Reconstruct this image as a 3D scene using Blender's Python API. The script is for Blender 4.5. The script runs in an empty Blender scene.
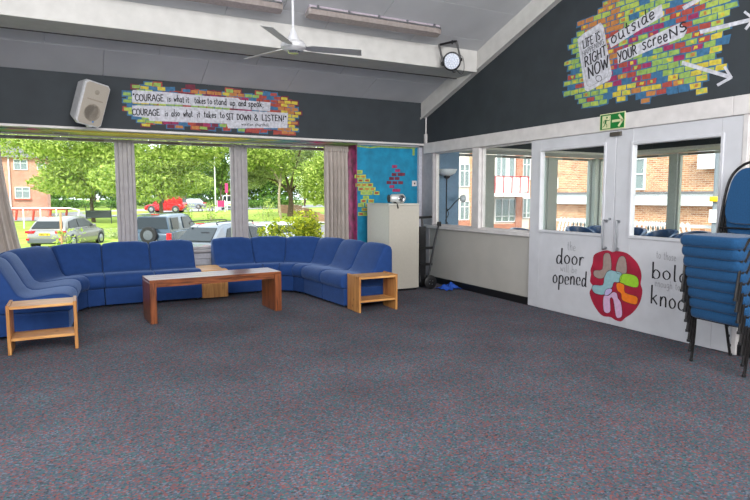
import bpy, bmesh, math, random
from mathutils import Vector, Matrix
random.seed(7)
S = bpy.context.scene
COL = S.collection
PI = math.pi

# ------------------------------------------------------------------ camera
CX, CY, CZ = -5.16, -8.188, 1.4
YAW, PITCH, FPX = 0.4755, 0.0921, 577.5
FW = Vector((math.sin(YAW)*math.cos(PITCH), math.cos(YAW)*math.cos(PITCH), -math.sin(PITCH)))
RT = Vector((math.cos(YAW), -math.sin(YAW), 0))
UP = RT.cross(FW)
cam = bpy.data.cameras.new('camera')
cam.sensor_width = 36; cam.lens = FPX*36/750; cam.clip_end = 600; cam.clip_start = .05
camo = bpy.data.objects.new('camera', cam); COL.objects.link(camo)
camo.matrix_world = Matrix(((RT.x, UP.x, -FW.x, CX), (RT.y, UP.y, -FW.y, CY), (RT.z, UP.z, -FW.z, CZ), (0, 0, 0, 1)))
S.camera = camo
S.view_settings.view_transform = 'Standard'
S.view_settings.look = 'None'
S.view_settings.gamma = 1
S.view_settings.use_curve_mapping = False
S.view_settings.exposure = -0.06

# ------------------------------------------------------------------ sky and lights
w = bpy.data.worlds.new('sky'); S.world = w; w.use_nodes = True
nt = w.node_tree; nt.nodes.clear()
out = nt.nodes.new('ShaderNodeOutputWorld'); bg = nt.nodes.new('ShaderNodeBackground')
tc = nt.nodes.new('ShaderNodeTexCoord'); nz = nt.nodes.new('ShaderNodeTexNoise'); cr = nt.nodes.new('ShaderNodeValToRGB')
nz.inputs['Scale'].default_value = 3; nz.inputs['Detail'].default_value = 6
cr.color_ramp.elements[0].position = .35; cr.color_ramp.elements[0].color = (.62, .78, 1, 1)
cr.color_ramp.elements[1].position = .6; cr.color_ramp.elements[1].color = (1, 1, 1, 1)
nt.links.new(tc.outputs['Generated'], nz.inputs['Vector']); nt.links.new(nz.outputs['Fac'], cr.inputs['Fac'])
nt.links.new(cr.outputs['Color'], bg.inputs['Color']); nt.links.new(bg.outputs[0], out.inputs[0])
bg.inputs['Strength'].default_value = 3.3
sun = bpy.data.lights.new('sun', 'SUN'); sun.energy = 5.0; sun.angle = math.radians(8); sun.color = (1, .95, .86)
suno = bpy.data.objects.new('sun', sun); COL.objects.link(suno)
suno.rotation_euler = (math.radians(48), 0, math.radians(-35))   # high, from behind and to the left of the camera


def area(name, loc, rot, sx, sy, energy, color=(1, 1, 1)):
    l = bpy.data.lights.new(name, 'AREA'); l.shape = 'RECTANGLE'; l.size = sx; l.size_y = sy; l.energy = energy; l.color = color
    o = bpy.data.objects.new(name, l); COL.objects.link(o); o.location = loc; o.rotation_euler = rot
    return o


area('rear_fill', (-3.7, -11.7, 4.05), (math.radians(-90), 0, PI), 6.5, 1.7, 600, (1, .98, .96))  # added fill lamp behind the camera, standing in for unseen high windows
area('lobby_fill', (2.4, -8.9, 1.6), (math.radians(-90), 0, PI), 4, 1.6, 260, (1, .98, .96))  # lamp added to brighten the lobby, its rear wall has no window
area('bounced_flash', (-4.6, -8.9, 3.15), (math.radians(150), 0, math.radians(-12)), .6, .6, 210, (1, .98, .96))
area('left_fill', (-7.3, -6.5, 2.0), (0, math.radians(-90), 0), 2.4, 6, 200, (.95, .98, 1))  # added side fill in front of the solid left wall

# ------------------------------------------------------------------ photograph measurements to points in the room


def ray(px, py):
    return FW + RT*((px-375)/FPX) + UP*((250-py)/FPX)


def hit(px, py, axis, val):
    d = ray(px, py); c = Vector((CX, CY, CZ)); t = (val-c[axis])/d[axis]
    return c + d*t


def gz(d):
    return -1.15 + max(0, min(d, 62)-30)*.0266


def ground(px, d):
    """point of the ground outside at depth d along the view"""
    x = CX + (math.sin(YAW)*d + math.cos(YAW)*d*(px-375)/FPX)
    y = CY + (math.cos(YAW)*d - math.sin(YAW)*d*(px-375)/FPX)
    return Vector((x, y, gz(d)))


def zat(py, d):
    """height of a point at row py and depth d"""
    return 1.4 - (py-196.7)*d/577


# ------------------------------------------------------------------ materials
MATS = {}


def lin(c):
    return tuple((v/255/12.92 if v/255 <= .04045 else ((v/255+.055)/1.055)**2.4) for v in c)


def mat(name, rgb, rough=.6, metal=0, noise=.06, scale=30, bump=0, bscale=200, spec=.5, stretch=None, sheen=0, emit=0, coat=0):
    if name in MATS: return MATS[name]
    m = bpy.data.materials.new(name); m.use_nodes = True
    n = m.node_tree; b = n.nodes['Principled BSDF']
    c = lin(rgb)
    b.inputs['Roughness'].default_value = rough; b.inputs['Metallic'].default_value = metal
    b.inputs['Specular IOR Level'].default_value = spec
    if sheen: b.inputs['Sheen Weight'].default_value = sheen; b.inputs['Sheen Roughness'].default_value = .4
    if coat: b.inputs['Coat Weight'].default_value = coat
    t = n.nodes.new('ShaderNodeTexCoord'); mp = n.nodes.new('ShaderNodeMapping')
    n.links.new(t.outputs['Object'], mp.inputs['Vector'])
    if stretch: mp.inputs['Scale'].default_value = stretch
    nz = n.nodes.new('ShaderNodeTexNoise'); nz.inputs['Scale'].default_value = scale; nz.inputs['Detail'].default_value = 4
    n.links.new(mp.outputs[0], nz.inputs['Vector'])
    mr = n.nodes.new('ShaderNodeMapRange'); mr.inputs[1].default_value = .3; mr.inputs[2].default_value = .7
    mr.inputs[3].default_value = 1-noise*1.6; mr.inputs[4].default_value = 1+noise*1.6
    n.links.new(nz.outputs['Fac'], mr.inputs[0])
    hs = n.nodes.new('ShaderNodeHueSaturation'); hs.inputs['Color'].default_value = (*c, 1)
    n.links.new(mr.outputs[0], hs.inputs['Value']); n.links.new(hs.outputs[0], b.inputs['Base Color'])
    if bump:
        n2 = n.nodes.new('ShaderNodeTexNoise'); n2.inputs['Scale'].default_value = bscale; n.links.new(mp.outputs[0], n2.inputs['Vector'])
        bp = n.nodes.new('ShaderNodeBump'); bp.inputs['Strength'].default_value = bump; bp.inputs['Distance'].default_value = .01
        n.links.new(n2.outputs['Fac'], bp.inputs['Height']); n.links.new(bp.outputs[0], b.inputs['Normal'])
    if emit:
        b.inputs['Emission Color'].default_value = (*c, 1); b.inputs['Emission Strength'].default_value = emit
    MATS[name] = m
    return m


def wood(name, dark, light, scale=3.0, stretch=(1, 12, 12), rough=.45, knots=False, spec=.5):
    if name in MATS: return MATS[name]
    m = bpy.data.materials.new(name); m.use_nodes = True; n = m.node_tree; b = n.nodes['Principled BSDF']
    b.inputs['Roughness'].default_value = rough; b.inputs['Specular IOR Level'].default_value = spec
    t = n.nodes.new('ShaderNodeTexCoord'); mp = n.nodes.new('ShaderNodeMapping'); mp.inputs['Scale'].default_value = stretch
    n.links.new(t.outputs['Object'], mp.inputs['Vector'])
    nz = n.nodes.new('ShaderNodeTexNoise'); nz.inputs['Scale'].default_value = scale; nz.inputs['Detail'].default_value = 8
    nz.inputs['Distortion'].default_value = 1.2
    n.links.new(mp.outputs[0], nz.inputs['Vector'])
    r = n.nodes.new('ShaderNodeValToRGB'); e = r.color_ramp.elements
    e[0].position = .3; e[0].color = (*lin(dark), 1); e[1].position = .65; e[1].color = (*lin(light), 1)
    n.links.new(nz.outputs['Fac'], r.inputs['Fac'])
    last = r.outputs[0]
    if knots:
        v = n.nodes.new('ShaderNodeTexVoronoi'); v.inputs['Scale'].default_value = 6
        n.links.new(t.outputs['Object'], v.inputs['Vector'])
        r2 = n.nodes.new('ShaderNodeValToRGB'); r2.color_ramp.elements[0].position = .05; r2.color_ramp.elements[0].color = (.25, .25, .25, 1)
        r2.color_ramp.elements[1].position = .13; r2.color_ramp.elements[1].color = (1, 1, 1, 1)
        n.links.new(v.outputs['Distance'], r2.inputs['Fac'])
        mx = n.nodes.new('ShaderNodeMix'); mx.data_type = 'RGBA'; mx.blend_type = 'MULTIPLY'; mx.inputs[0].default_value = .8
        n.links.new(last, mx.inputs[6]); n.links.new(r2.outputs[0], mx.inputs[7]); last = mx.outputs[2]
    n.links.new(last, b.inputs['Base Color'])
    MATS[name] = m
    return m


def brickmat(name, c1, c2, mortar, sc=1.0):
    m = bpy.data.materials.new(name); m.use_nodes = True; n = m.node_tree; b = n.nodes['Principled BSDF']
    b.inputs['Roughness'].default_value = .9
    t = n.nodes.new('ShaderNodeTexCoord'); sp = n.nodes.new('ShaderNodeSeparateXYZ'); n.links.new(t.outputs['Object'], sp.inputs[0])
    ad = n.nodes.new('ShaderNodeMath'); ad.operation = 'ADD'; n.links.new(sp.outputs[0], ad.inputs[0]); n.links.new(sp.outputs[1], ad.inputs[1])
    cb = n.nodes.new('ShaderNodeCombineXYZ'); n.links.new(ad.outputs[0], cb.inputs[0]); n.links.new(sp.outputs[2], cb.inputs[1])
    br = n.nodes.new('ShaderNodeTexBrick'); br.inputs['Scale'].default_value = sc
    br.inputs['Brick Width'].default_value = .225; br.inputs['Row Height'].default_value = .075; br.inputs['Mortar Size'].default_value = .008
    br.inputs['Color1'].default_value = (*lin(c1), 1); br.inputs['Color2'].default_value = (*lin(c2), 1); br.inputs['Mortar'].default_value = (*lin(mortar), 1)
    n.links.new(cb.outputs[0], br.inputs['Vector'])
    nz = n.nodes.new('ShaderNodeTexNoise'); nz.inputs['Scale'].default_value = .9; nz.inputs['Detail'].default_value = 3
    n.links.new(t.outputs['Object'], nz.inputs['Vector'])
    mr = n.nodes.new('ShaderNodeMapRange'); mr.inputs[1].default_value = .3; mr.inputs[2].default_value = .7; mr.inputs[3].default_value = .85; mr.inputs[4].default_value = 1.15
    n.links.new(nz.outputs['Fac'], mr.inputs[0])
    hs = n.nodes.new('ShaderNodeHueSaturation'); n.links.new(br.outputs['Color'], hs.inputs['Color']); n.links.new(mr.outputs[0], hs.inputs['Value'])
    n.links.new(hs.outputs[0], b.inputs['Base Color'])
    return m


def carpetmat():
    m = bpy.data.materials.new('carpet'); m.use_nodes = True; n = m.node_tree; b = n.nodes['Principled BSDF']
    b.inputs['Roughness'].default_value = 1; b.inputs['Specular IOR Level'].default_value = .1
    t = n.nodes.new('ShaderNodeTexCoord')
    mp = n.nodes.new('ShaderNodeMapping'); mp.inputs['Scale'].default_value = (1, 1.15, 1); n.links.new(t.outputs['Object'], mp.inputs[0])
    v = n.nodes.new('ShaderNodeTexVoronoi'); v.inputs['Scale'].default_value = 88; n.links.new(mp.outputs[0], v.inputs['Vector'])
    sp = n.nodes.new('ShaderNodeSeparateColor'); n.links.new(v.outputs['Color'], sp.inputs[0])
    r = n.nodes.new('ShaderNodeValToRGB'); r.color_ramp.interpolation = 'CONSTANT'
    stops = [(0, (84, 90, 98)), (.2, (70, 80, 90)), (.36, (108, 78, 82)), (.53, (62, 98, 100)), (.65, (100, 106, 118)), (.76, (126, 80, 80)), (.86, (72, 90, 108)), (.94, (62, 68, 74))]
    e = r.color_ramp.elements
    e[0].position = 0; e[0].color = (*lin(stops[0][1]), 1); e[1].position = stops[1][0]; e[1].color = (*lin(stops[1][1]), 1)
    for p, c in stops[2:]:
        x = e.new(p); x.color = (*lin(c), 1)
    n.links.new(sp.outputs[0], r.inputs['Fac'])
    nz = n.nodes.new('ShaderNodeTexNoise'); nz.inputs['Scale'].default_value = 1.6; nz.inputs['Detail'].default_value = 5; n.links.new(t.outputs['Object'], nz.inputs['Vector'])
    mr = n.nodes.new('ShaderNodeMapRange'); mr.inputs[1].default_value = .3; mr.inputs[2].default_value = .7; mr.inputs[3].default_value = .86; mr.inputs[4].default_value = 1.16
    n.links.new(nz.outputs['Fac'], mr.inputs[0])
    hs = n.nodes.new('ShaderNodeHueSaturation'); n.links.new(r.outputs[0], hs.inputs['Color']); n.links.new(mr.outputs[0], hs.inputs['Value'])
    n.links.new(hs.outputs[0], b.inputs['Base Color'])
    bp = n.nodes.new('ShaderNodeBump'); bp.inputs['Strength'].default_value = .35; bp.inputs['Distance'].default_value = .006
    n.links.new(v.outputs['Distance'], bp.inputs['Height']); n.links.new(bp.outputs[0], b.inputs['Normal'])
    MATS['carpet'] = m
    return m


def glassmat(name='window_glass', tint=(.96, .98, .97), refl=.06):
    m = bpy.data.materials.new(name); m.use_nodes = True; n = m.node_tree; n.nodes.clear()
    o = n.nodes.new('ShaderNodeOutputMaterial'); mx = n.nodes.new('ShaderNodeMixShader'); tr = n.nodes.new('ShaderNodeBsdfTransparent')
    gl = n.nodes.new('ShaderNodeBsdfGlossy'); gl.inputs['Roughness'].default_value = .01
    tr.inputs[0].default_value = (*tint, 1)
    lw = n.nodes.new('ShaderNodeLayerWeight'); pw_ = n.nodes.new('ShaderNodeMath'); pw_.operation = 'POWER'; pw_.inputs[1].default_value = 4
    ma = n.nodes.new('ShaderNodeMath'); ma.operation = 'MULTIPLY_ADD'; ma.inputs[1].default_value = .3; ma.inputs[2].default_value = .006
    n.links.new(lw.outputs['Facing'], pw_.inputs[0]); n.links.new(pw_.outputs[0], ma.inputs[0]); n.links.new(ma.outputs[0], mx.inputs[0])
    n.links.new(tr.outputs[0], mx.inputs[1]); n.links.new(gl.outputs[0], mx.inputs[2]); n.links.new(mx.outputs[0], o.inputs[0])
    MATS[name] = m
    return m


def leafmat(name, c1, c2, trans=.35):
    m = bpy.data.materials.new(name); m.use_nodes = True; n = m.node_tree; n.nodes.clear()
    o = n.nodes.new('ShaderNodeOutputMaterial'); mx = n.nodes.new('ShaderNodeMixShader'); d = n.nodes.new('ShaderNodeBsdfDiffuse'); tl = n.nodes.new('ShaderNodeBsdfTranslucent')
    g = n.nodes.new('ShaderNodeNewGeometry'); r = n.nodes.new('ShaderNodeValToRGB')
    r.color_ramp.elements[0].color = (*lin(c1), 1); r.color_ramp.elements[1].color = (*lin(c2), 1)
    n.links.new(g.outputs['Random Per Island'], r.inputs[0])
    n.links.new(r.outputs[0], d.inputs[0]); n.links.new(r.outputs[0], tl.inputs[0])
    mx.inputs[0].default_value = trans
    n.links.new(d.outputs[0], mx.inputs[1]); n.links.new(tl.outputs[0], mx.inputs[2]); n.links.new(mx.outputs[0], o.inputs[0])
    return m


carpetmat(); glassmat()
WHITE = mat('white_gloss_paint', (196, 196, 200), .4, noise=.03, scale=6)
TRIM = mat('off_white_trim_paint', (205, 200, 198), .5, noise=.05, scale=9)
FRAME = mat('weathered_window_frame_paint', (160, 155, 157), .5, noise=.05, scale=12)
CEIL = mat('ceiling_board', (182, 183, 186), .85, noise=.03, scale=3)
BEAM = mat('beam_paint', (196, 194, 190), .7, noise=.04, scale=8)
DARK = mat('charcoal_wall_paint', (45, 51, 56), .75, noise=.08, scale=4)
CREAM = mat('cream_wall_paint', (176, 172, 165), .6, noise=.03, scale=3)
BLACKP = mat('black_skirting', (18, 18, 20), .4)
BLUEW = mat('turquoise_painted_wall', (0, 122, 158), .7, noise=.14, scale=7)
GREYBLUE = mat('grey_blue_wall_paint', (120, 146, 172), .7, noise=.05)
STEEL = mat('brushed_steel', (160, 162, 165), .35, 1)
CHROME = mat('chrome', (200, 200, 205), .15, 1)
BLKMET = mat('black_painted_metal', (22, 22, 25), .4, .2)
BLKPL = mat('black_plastic', (20, 20, 22), .5)
GLASS = MATS['window_glass']

# ------------------------------------------------------------------ mesh helpers


class MB:
    def __init__(s): s.v = []; s.f = []; s.m = []; s.mats = []; s.sm = []

    def mi(s, m):
        if m is None: return 0
        if m not in s.mats: s.mats.append(m)
        return s.mats.index(m)

    def add(s, vs, fs, m=None, smooth=False):
        k = len(s.v); s.v += [tuple(p) for p in vs]
        i = s.mi(m)
        for f in fs:
            s.f.append(tuple(k+j for j in f)); s.m.append(i); s.sm.append(smooth)
        return s

    def box(s, x0, x1, y0, y1, z0, z1, m=None, c=0):
        if x1 < x0: x0, x1 = x1, x0
        if y1 < y0: y0, y1 = y1, y0
        if z1 < z0: z0, z1 = z1, z0
        if c <= 0:
            vs = [(x, y, z) for z in (z0, z1) for y in (y0, y1) for x in (x0, x1)]
            return s.add(vs, [(0, 2, 3, 1), (4, 5, 7, 6), (0, 1, 5, 4), (2, 6, 7, 3), (0, 4, 6, 2), (1, 3, 7, 5)], m)
        c = min(c, (x1-x0)*.45, (y1-y0)*.45, (z1-z0)*.45)
        vs = []; idx = {}
        for k, (sx, sy, sz) in enumerate([(a, b, d) for a in (0, 1) for b in (0, 1) for d in (0, 1)]):
            X = (x0, x1)[sx]; Y = (y0, y1)[sy]; Z = (z0, z1)[sz]
            dx = c*(1-2*sx); dy = c*(1-2*sy); dz = c*(1-2*sz)
            idx[(sx, sy, sz)] = (len(vs), len(vs)+1, len(vs)+2)     # x-face, y-face, z-face vertices
            vs += [(X, Y+dy, Z+dz), (X+dx, Y, Z+dz), (X+dx, Y+dy, Z)]
        F = []
        q = [(0, 0), (1, 0), (1, 1), (0, 1)]
        for a in (0, 1):
            F.append([idx[(a, b, d)][0] for b, d in q]); F.append([idx[(b, a, d)][1] for b, d in q]); F.append([idx[(b, d, a)][2] for b, d in q])
            for b in (0, 1):
                F.append([idx[(a, b, 0)][0], idx[(a, b, 1)][0], idx[(a, b, 1)][1], idx[(a, b, 0)][1]])
                F.append([idx[(a, 0, b)][0], idx[(a, 1, b)][0], idx[(a, 1, b)][2], idx[(a, 0, b)][2]])
                F.append([idx[(0, a, b)][1], idx[(1, a, b)][1], idx[(1, a, b)][2], idx[(0, a, b)][2]])
        for kk in idx.values(): F.append(list(kk))
        C = Vector(((x0+x1)/2, (y0+y1)/2, (z0+z1)/2)); G = []
        for f in F:
            p = [Vector(vs[i]) for i in f]; n = (p[1]-p[0]).cross(p[2]-p[0]); mid = sum(p, Vector())/len(p)
            G.append(f if n.dot(mid-C) > 0 else f[::-1])
        return s.add(vs, G, m)

    def tube(s, pts, r, n=8, m=None, cap=True):
        pts = [Vector(p) for p in pts]; rs = r if isinstance(r, (list, tuple)) else [r]*len(pts)
        vs = []; fs = []; prev = None
        for i, p in enumerate(pts):
            t = (pts[min(i+1, len(pts)-1)]-pts[max(i-1, 0)]).normalized()
            if prev is None:
                a = Vector((0, 0, 1)) if abs(t.z) < .9 else Vector((1, 0, 0)); u = t.cross(a).normalized()
            else:
                u = (prev - t*prev.dot(t)).normalized()
            prev = u; v = t.cross(u)
            for k in range(n):
                a = 2*PI*k/n; vs.append(p+(u*math.cos(a)+v*math.sin(a))*rs[i])
        for i in range(len(pts)-1):
            for k in range(n):
                a = i*n+k; b = i*n+(k+1) % n; fs.append((a, b, b+n, a+n))
        if cap: fs.append(tuple(range(n-1, -1, -1))); fs.append(tuple(range((len(pts)-1)*n, len(pts)*n)))
        return s.add(vs, fs, m, True)

    def lathe(s, prof, c=(0, 0, 0), axis='z', n=20, m=None, M=None):
        vs = []; fs = []
        for r, h in prof:
            for k in range(n):
                a = 2*PI*k/n; p = (r*math.cos(a), r*math.sin(a), h)
                if axis == 'x': p = (p[2], p[0], p[1])
                if axis == 'y': p = (p[1], p[2], p[0])
                p = Vector(p)
                if M: p = M @ p
                vs.append(p+Vector(c))
        for i in range(len(prof)-1):
            for k in range(n):
                a = i*n+k; b = i*n+(k+1) % n; fs.append((a, b, b+n, a+n))
        fs.append(tuple(range(n-1, -1, -1))); fs.append(tuple(range((len(prof)-1)*n, len(prof)*n)))
        return s.add(vs, fs, m, True)

    def prism(s, poly, lo, hi, plane='xz', m=None):
        """extrude a 2-D polygon; plane gives the polygon's axes, the rest is the extrusion axis"""
        def P(a, b, h):
            return {'xz': (a, h, b), 'xy': (a, b, h), 'yz': (h, a, b)}[plane]
        n = len(poly); vs = [P(a, b, lo) for a, b in poly]+[P(a, b, hi) for a, b in poly]
        fs = [tuple(range(n)), tuple(range(2*n-1, n-1, -1))]+[(i, i+n, (i+1) % n+n, (i+1) % n) for i in range(n)]
        return s.add(vs, fs, m)

    def loft(s, rings, m=None, cap=True, smooth=True, closed=True):
        n = len(rings[0]); vs = [p for r in rings for p in r]; fs = []
        for i in range(len(rings)-1):
            for k in range(n if closed else n-1):
                a = i*n+k; b = i*n+(k+1) % n; fs.append((a, b, b+n, a+n))
        if cap and closed: fs.append(tuple(range(n-1, -1, -1))); fs.append(tuple(range((len(rings)-1)*n, len(rings)*n)))
        return s.add(vs, fs, m, smooth)

    def build(s, name, m=None, parent=None, recalc=True, bevel=0, sub=0):
        me = bpy.data.meshes.new(name); me.from_pydata(s.v, [], s.f)
        ms = s.mats or [m]
        for x in ms: me.materials.append(x)
        me.polygons.foreach_set('material_index', s.m); me.polygons.foreach_set('use_smooth', s.sm); me.update()
        if recalc and len(s.f) < 20000:
            b = bmesh.new(); b.from_mesh(me); bmesh.ops.recalc_face_normals(b, faces=b.faces); b.to_mesh(me); b.free()
        if any(s.sm): me.set_sharp_from_angle(angle=math.radians(40))
        o = bpy.data.objects.new(name, me); COL.objects.link(o)
        if parent: o.parent = parent
        if sub:
            k = o.modifiers.new('sub', 'SUBSURF'); k.levels = sub; k.render_levels = sub
        return o


def tag(o, label, cat, group=None, kind=None):
    o['label'] = label; o['category'] = cat
    if group: o['group'] = group
    if kind: o['kind'] = kind
    return o


def thing(name, label, cat, loc=(0, 0, 0), rz=0, group=None):
    o = bpy.data.objects.new(name, None); COL.objects.link(o); o.location = loc; o.rotation_euler = (0, 0, rz); o.empty_display_size = .1
    return tag(o, label, cat, group)


def struct(name, mb, m=None, parent=None):
    o = mb.build(name, m, parent)
    if not parent: o['kind'] = 'structure'
    return o


def dup(o, loc=None, rz=None, label=None, parent=None):
    c = o.copy(); COL.objects.link(c)
    if parent: c.parent = parent
    if loc is not None: c.location = loc
    if rz is not None: c.rotation_euler = (0, 0, rz)
    if label: c['label'] = label
    for ch in list(o.children): dup(ch, parent=c)
    return c


def smooth_path(P, n=6):
    P = [Vector(p) for p in P]; out = []
    for i in range(len(P)-1):
        p0 = P[max(i-1, 0)]; p1 = P[i]; p2 = P[i+1]; p3 = P[min(i+2, len(P)-1)]
        for k in range(n):
            t = k/n
            out.append(.5*((2*p1)+(p2-p0)*t+(2*p0-5*p1+4*p2-p3)*t*t+(3*p1-p0-3*p2+p3)*t**3))
    out.append(P[-1]); return out


# ================================================================== THE SETTING
ZB = 2.917; SL = .343            # ceiling height at the window wall, and its pitch
XL, YR, RIDGE = -7.4, -11.9, -9.0


def cz(y):
    return ZB-SL*y if y > RIDGE else ZB-SL*RIDGE+SL*(y-RIDGE)


struct('floor', MB().box(XL-.2, 4.9, YR-.1, .9, -.1, 0), MATS['carpet'])

# ceiling: backing plus separate boards
ce = MB()
ce.add([(XL, .1, cz(.1)+.03), (0.1, .1, cz(.1)+.03), (.1, RIDGE, cz(RIDGE)+.03), (XL, RIDGE, cz(RIDGE)+.03),
        (XL, .1, cz(.1)+.12), (0.1, .1, cz(.1)+.12), (.1, RIDGE, cz(RIDGE)+.12), (XL, RIDGE, cz(RIDGE)+.12)],
       [(0, 3, 2, 1), (4, 5, 6, 7), (0, 1, 5, 4), (2, 3, 7, 6), (0, 4, 7, 3), (1, 2, 6, 5)])
ce.add([(XL, RIDGE, cz(RIDGE)+.03), (.1, RIDGE, cz(RIDGE)+.03), (.1, YR, cz(YR)+.03), (XL, YR, cz(YR)+.03),
        (XL, RIDGE, cz(RIDGE)+.12), (.1, RIDGE, cz(RIDGE)+.12), (.1, YR, cz(YR)+.12), (XL, YR, cz(YR)+.12)],
       [(0, 3, 2, 1), (4, 5, 6, 7), (0, 1, 5, 4), (2, 3, 7, 6), (0, 4, 7, 3), (1, 2, 6, 5)])
ceiling = struct('ceiling', ce, CEIL)
ang = math.atan(SL); ca = math.cos(ang)
pw, pl = 1.2, .6
meshes = {}
y = 0.0; row = 0
while y > -4.6:
    y1 = max(y-pl*ca, -4.6); x = 0.0 + (-.6 if row % 2 else 0); xs = [0.0]
    while x > XL:
        x -= pw
        if x < -.05: xs.append(max(x, XL))
    if row % 2 == 0: pass
    for i in range(len(xs)-1):
        xa, xb = xs[i+1]+.002, xs[i]-.002
        if xb-xa < .05: continue
        ya, yb = y-.002, y1+.002
        key = (round(xb-xa, 3), round(ya-yb, 3))
        if key not in meshes:
            L, D = key; c_ = .003
            mb = MB()
            t = .03
            def P(a, b, h): return (a, b, -SL*b+h)
            mb.add([P(0, 0, t), P(-L, 0, t), P(-L, -D, t), P(0, -D, t), P(0, 0, c_), P(-L, 0, c_), P(-L, -D, c_), P(0, -D, c_),
                    P(-c_, -c_, 0), P(-L+c_, -c_, 0), P(-L+c_, -D+c_, 0), P(-c_, -D+c_, 0)],
                   [(0, 1, 5, 4), (1, 2, 6, 5), (2, 3, 7, 6), (3, 0, 4, 7), (4, 5, 9, 8), (5, 6, 10, 9), (6, 7, 11, 10), (7, 4, 8, 11), (8, 9, 10, 11), (0, 3, 2, 1)])
            o = mb.build('ceiling_panel', CEIL, ceiling); meshes[key] = o.data
        else:
            o = bpy.data.objects.new('ceiling_panel', meshes[key]); COL.objects.link(o); o.parent = ceiling
        o.location = (xb, ya, cz(ya))
    y = y1; row += 1

# window wall: charcoal bulkhead above the window bay
struct('wall_back', MB().box(XL, 0, 0, .12, 2.265, ZB+.02), DARK)
struct('trim_1', MB().box(XL, 0, -.015, .13, 2.235, 2.265, c=.003), TRIM)          # white strip under the bulkhead
so = mat('painted_soffit', (210, 200, 120), .6)
# soffit: blotches of yellow, green, magenta and blue paint
n = so.node_tree; b = n.nodes['Principled BSDF']
t = n.nodes.new('ShaderNodeTexCoord'); mp = n.nodes.new('ShaderNodeMapping'); mp.inputs['Scale'].default_value = (1.2, 4, 1)
nz = n.nodes.new('ShaderNodeTexNoise'); nz.inputs['Scale'].default_value = 1.6; nz.inputs['Detail'].default_value = 4
sx_ = n.nodes.new('ShaderNodeSeparateXYZ'); mr = n.nodes.new('ShaderNodeMapRange'); mr.inputs[1].default_value = -6.2; mr.inputs[2].default_value = -1.19
m1_ = n.nodes.new('ShaderNodeMath'); m1_.operation = 'MULTIPLY_ADD'; m1_.inputs[1].default_value = .35; m1_.use_clamp = True
m2_ = n.nodes.new('ShaderNodeMath'); m2_.operation = 'SUBTRACT'; m2_.inputs[1].default_value = .5
r = n.nodes.new('ShaderNodeValToRGB'); e = r.color_ramp.elements
stops = [(0, (90, 140, 90)), (.06, (110, 150, 110)), (.1, (190, 90, 120)), (.16, (150, 160, 90)), (.22, (205, 190, 80)), (.36, (230, 208, 70)), (.62, (232, 212, 78)), (.68, (120, 170, 140)), (.74, (190, 190, 90)), (.8, (90, 150, 150)), (.86, (196, 70, 120)), (.94, (120, 150, 80))]
e[0].position = 0; e[0].color = (*lin(stops[0][1]), 1); e[1].position = stops[1][0]; e[1].color = (*lin(stops[1][1]), 1)
for p_, c_ in stops[2:]:
    q_ = e.new(p_); q_.color = (*lin(c_), 1)
n.links.new(t.outputs['Object'], mp.inputs[0]); n.links.new(mp.outputs[0], nz.inputs[0]); n.links.new(t.outputs['Object'], sx_.inputs[0]); n.links.new(sx_.outputs[0], mr.inputs[0])
n.links.new(nz.outputs['Fac'], m2_.inputs[0]); n.links.new(m2_.outputs[0], m1_.inputs[0]); n.links.new(mr.outputs[0], m1_.inputs[2]); n.links.new(m1_.outputs[0], r.inputs[0]); n.links.new(r.outputs[0], b.inputs['Base Color'])
struct('trim_2', MB().box(XL, -1.19, .13, .8, 2.215, 2.26), so)                    # painted soffit of the bay
struct('trim_3', MB().box(-1.19, 0, .1, .17, 2.215, 2.26), TRIM)
# turquoise wall and its magenta return
bw = MB(); bw.box(-1.19, -.07, .15, .25, 0, 2.24)
wb = struct('wall_bay', bw, BLUEW)
MAG = mat('magenta_painted_return', (140, 40, 95), .7, noise=.4, scale=9)
struct('trim_4', MB().box(-1.20, -1.187, .148, .86, 0, 2.24), MAG)
struct('trim_5', MB().box(-.07, 0, .1, .25, 0, 2.24), mat('lilac_white_post_paint', (186, 186, 196), .5))
# low wall under the windows, sill
struct('wall_back_lower', MB().box(XL, -1.19, .78, .92, 0, .56), mat('pale_boarded_wall', (176, 176, 184), .6))
SB = MB()
for i in range(5): SB.box(XL, -1.2, .755, .785, .08+i*.095, .168+i*.095, c=.008)
struct('trim_6', SB, mat('pale_boarded_wall', (176, 176, 184)))
struct('trim_7', MB().box(XL, -1.2, .70, .93, .56, .6, c=.008), FRAME)
struct('wall_left', MB().box(XL-.15, XL, YR, .9, 0, 6.2), mat('pale_grey_wall', (170, 170, 172), .7))
rw = MB()
rw.box(XL, .1, YR-.15, YR, 0, .9)
rw.box(XL, .1, YR-.15, YR, 2.7, 3.1); rw.box(XL, .1, YR-.15, YR, 4.95, 5.3)
rw.box(XL, XL+.5, YR-.15, YR, .9, 4.95); rw.box(-.5, .1, YR-.15, YR, .9, 4.95)
struct('wall_rear', rw, MATS['pale_grey_wall'])


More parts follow.
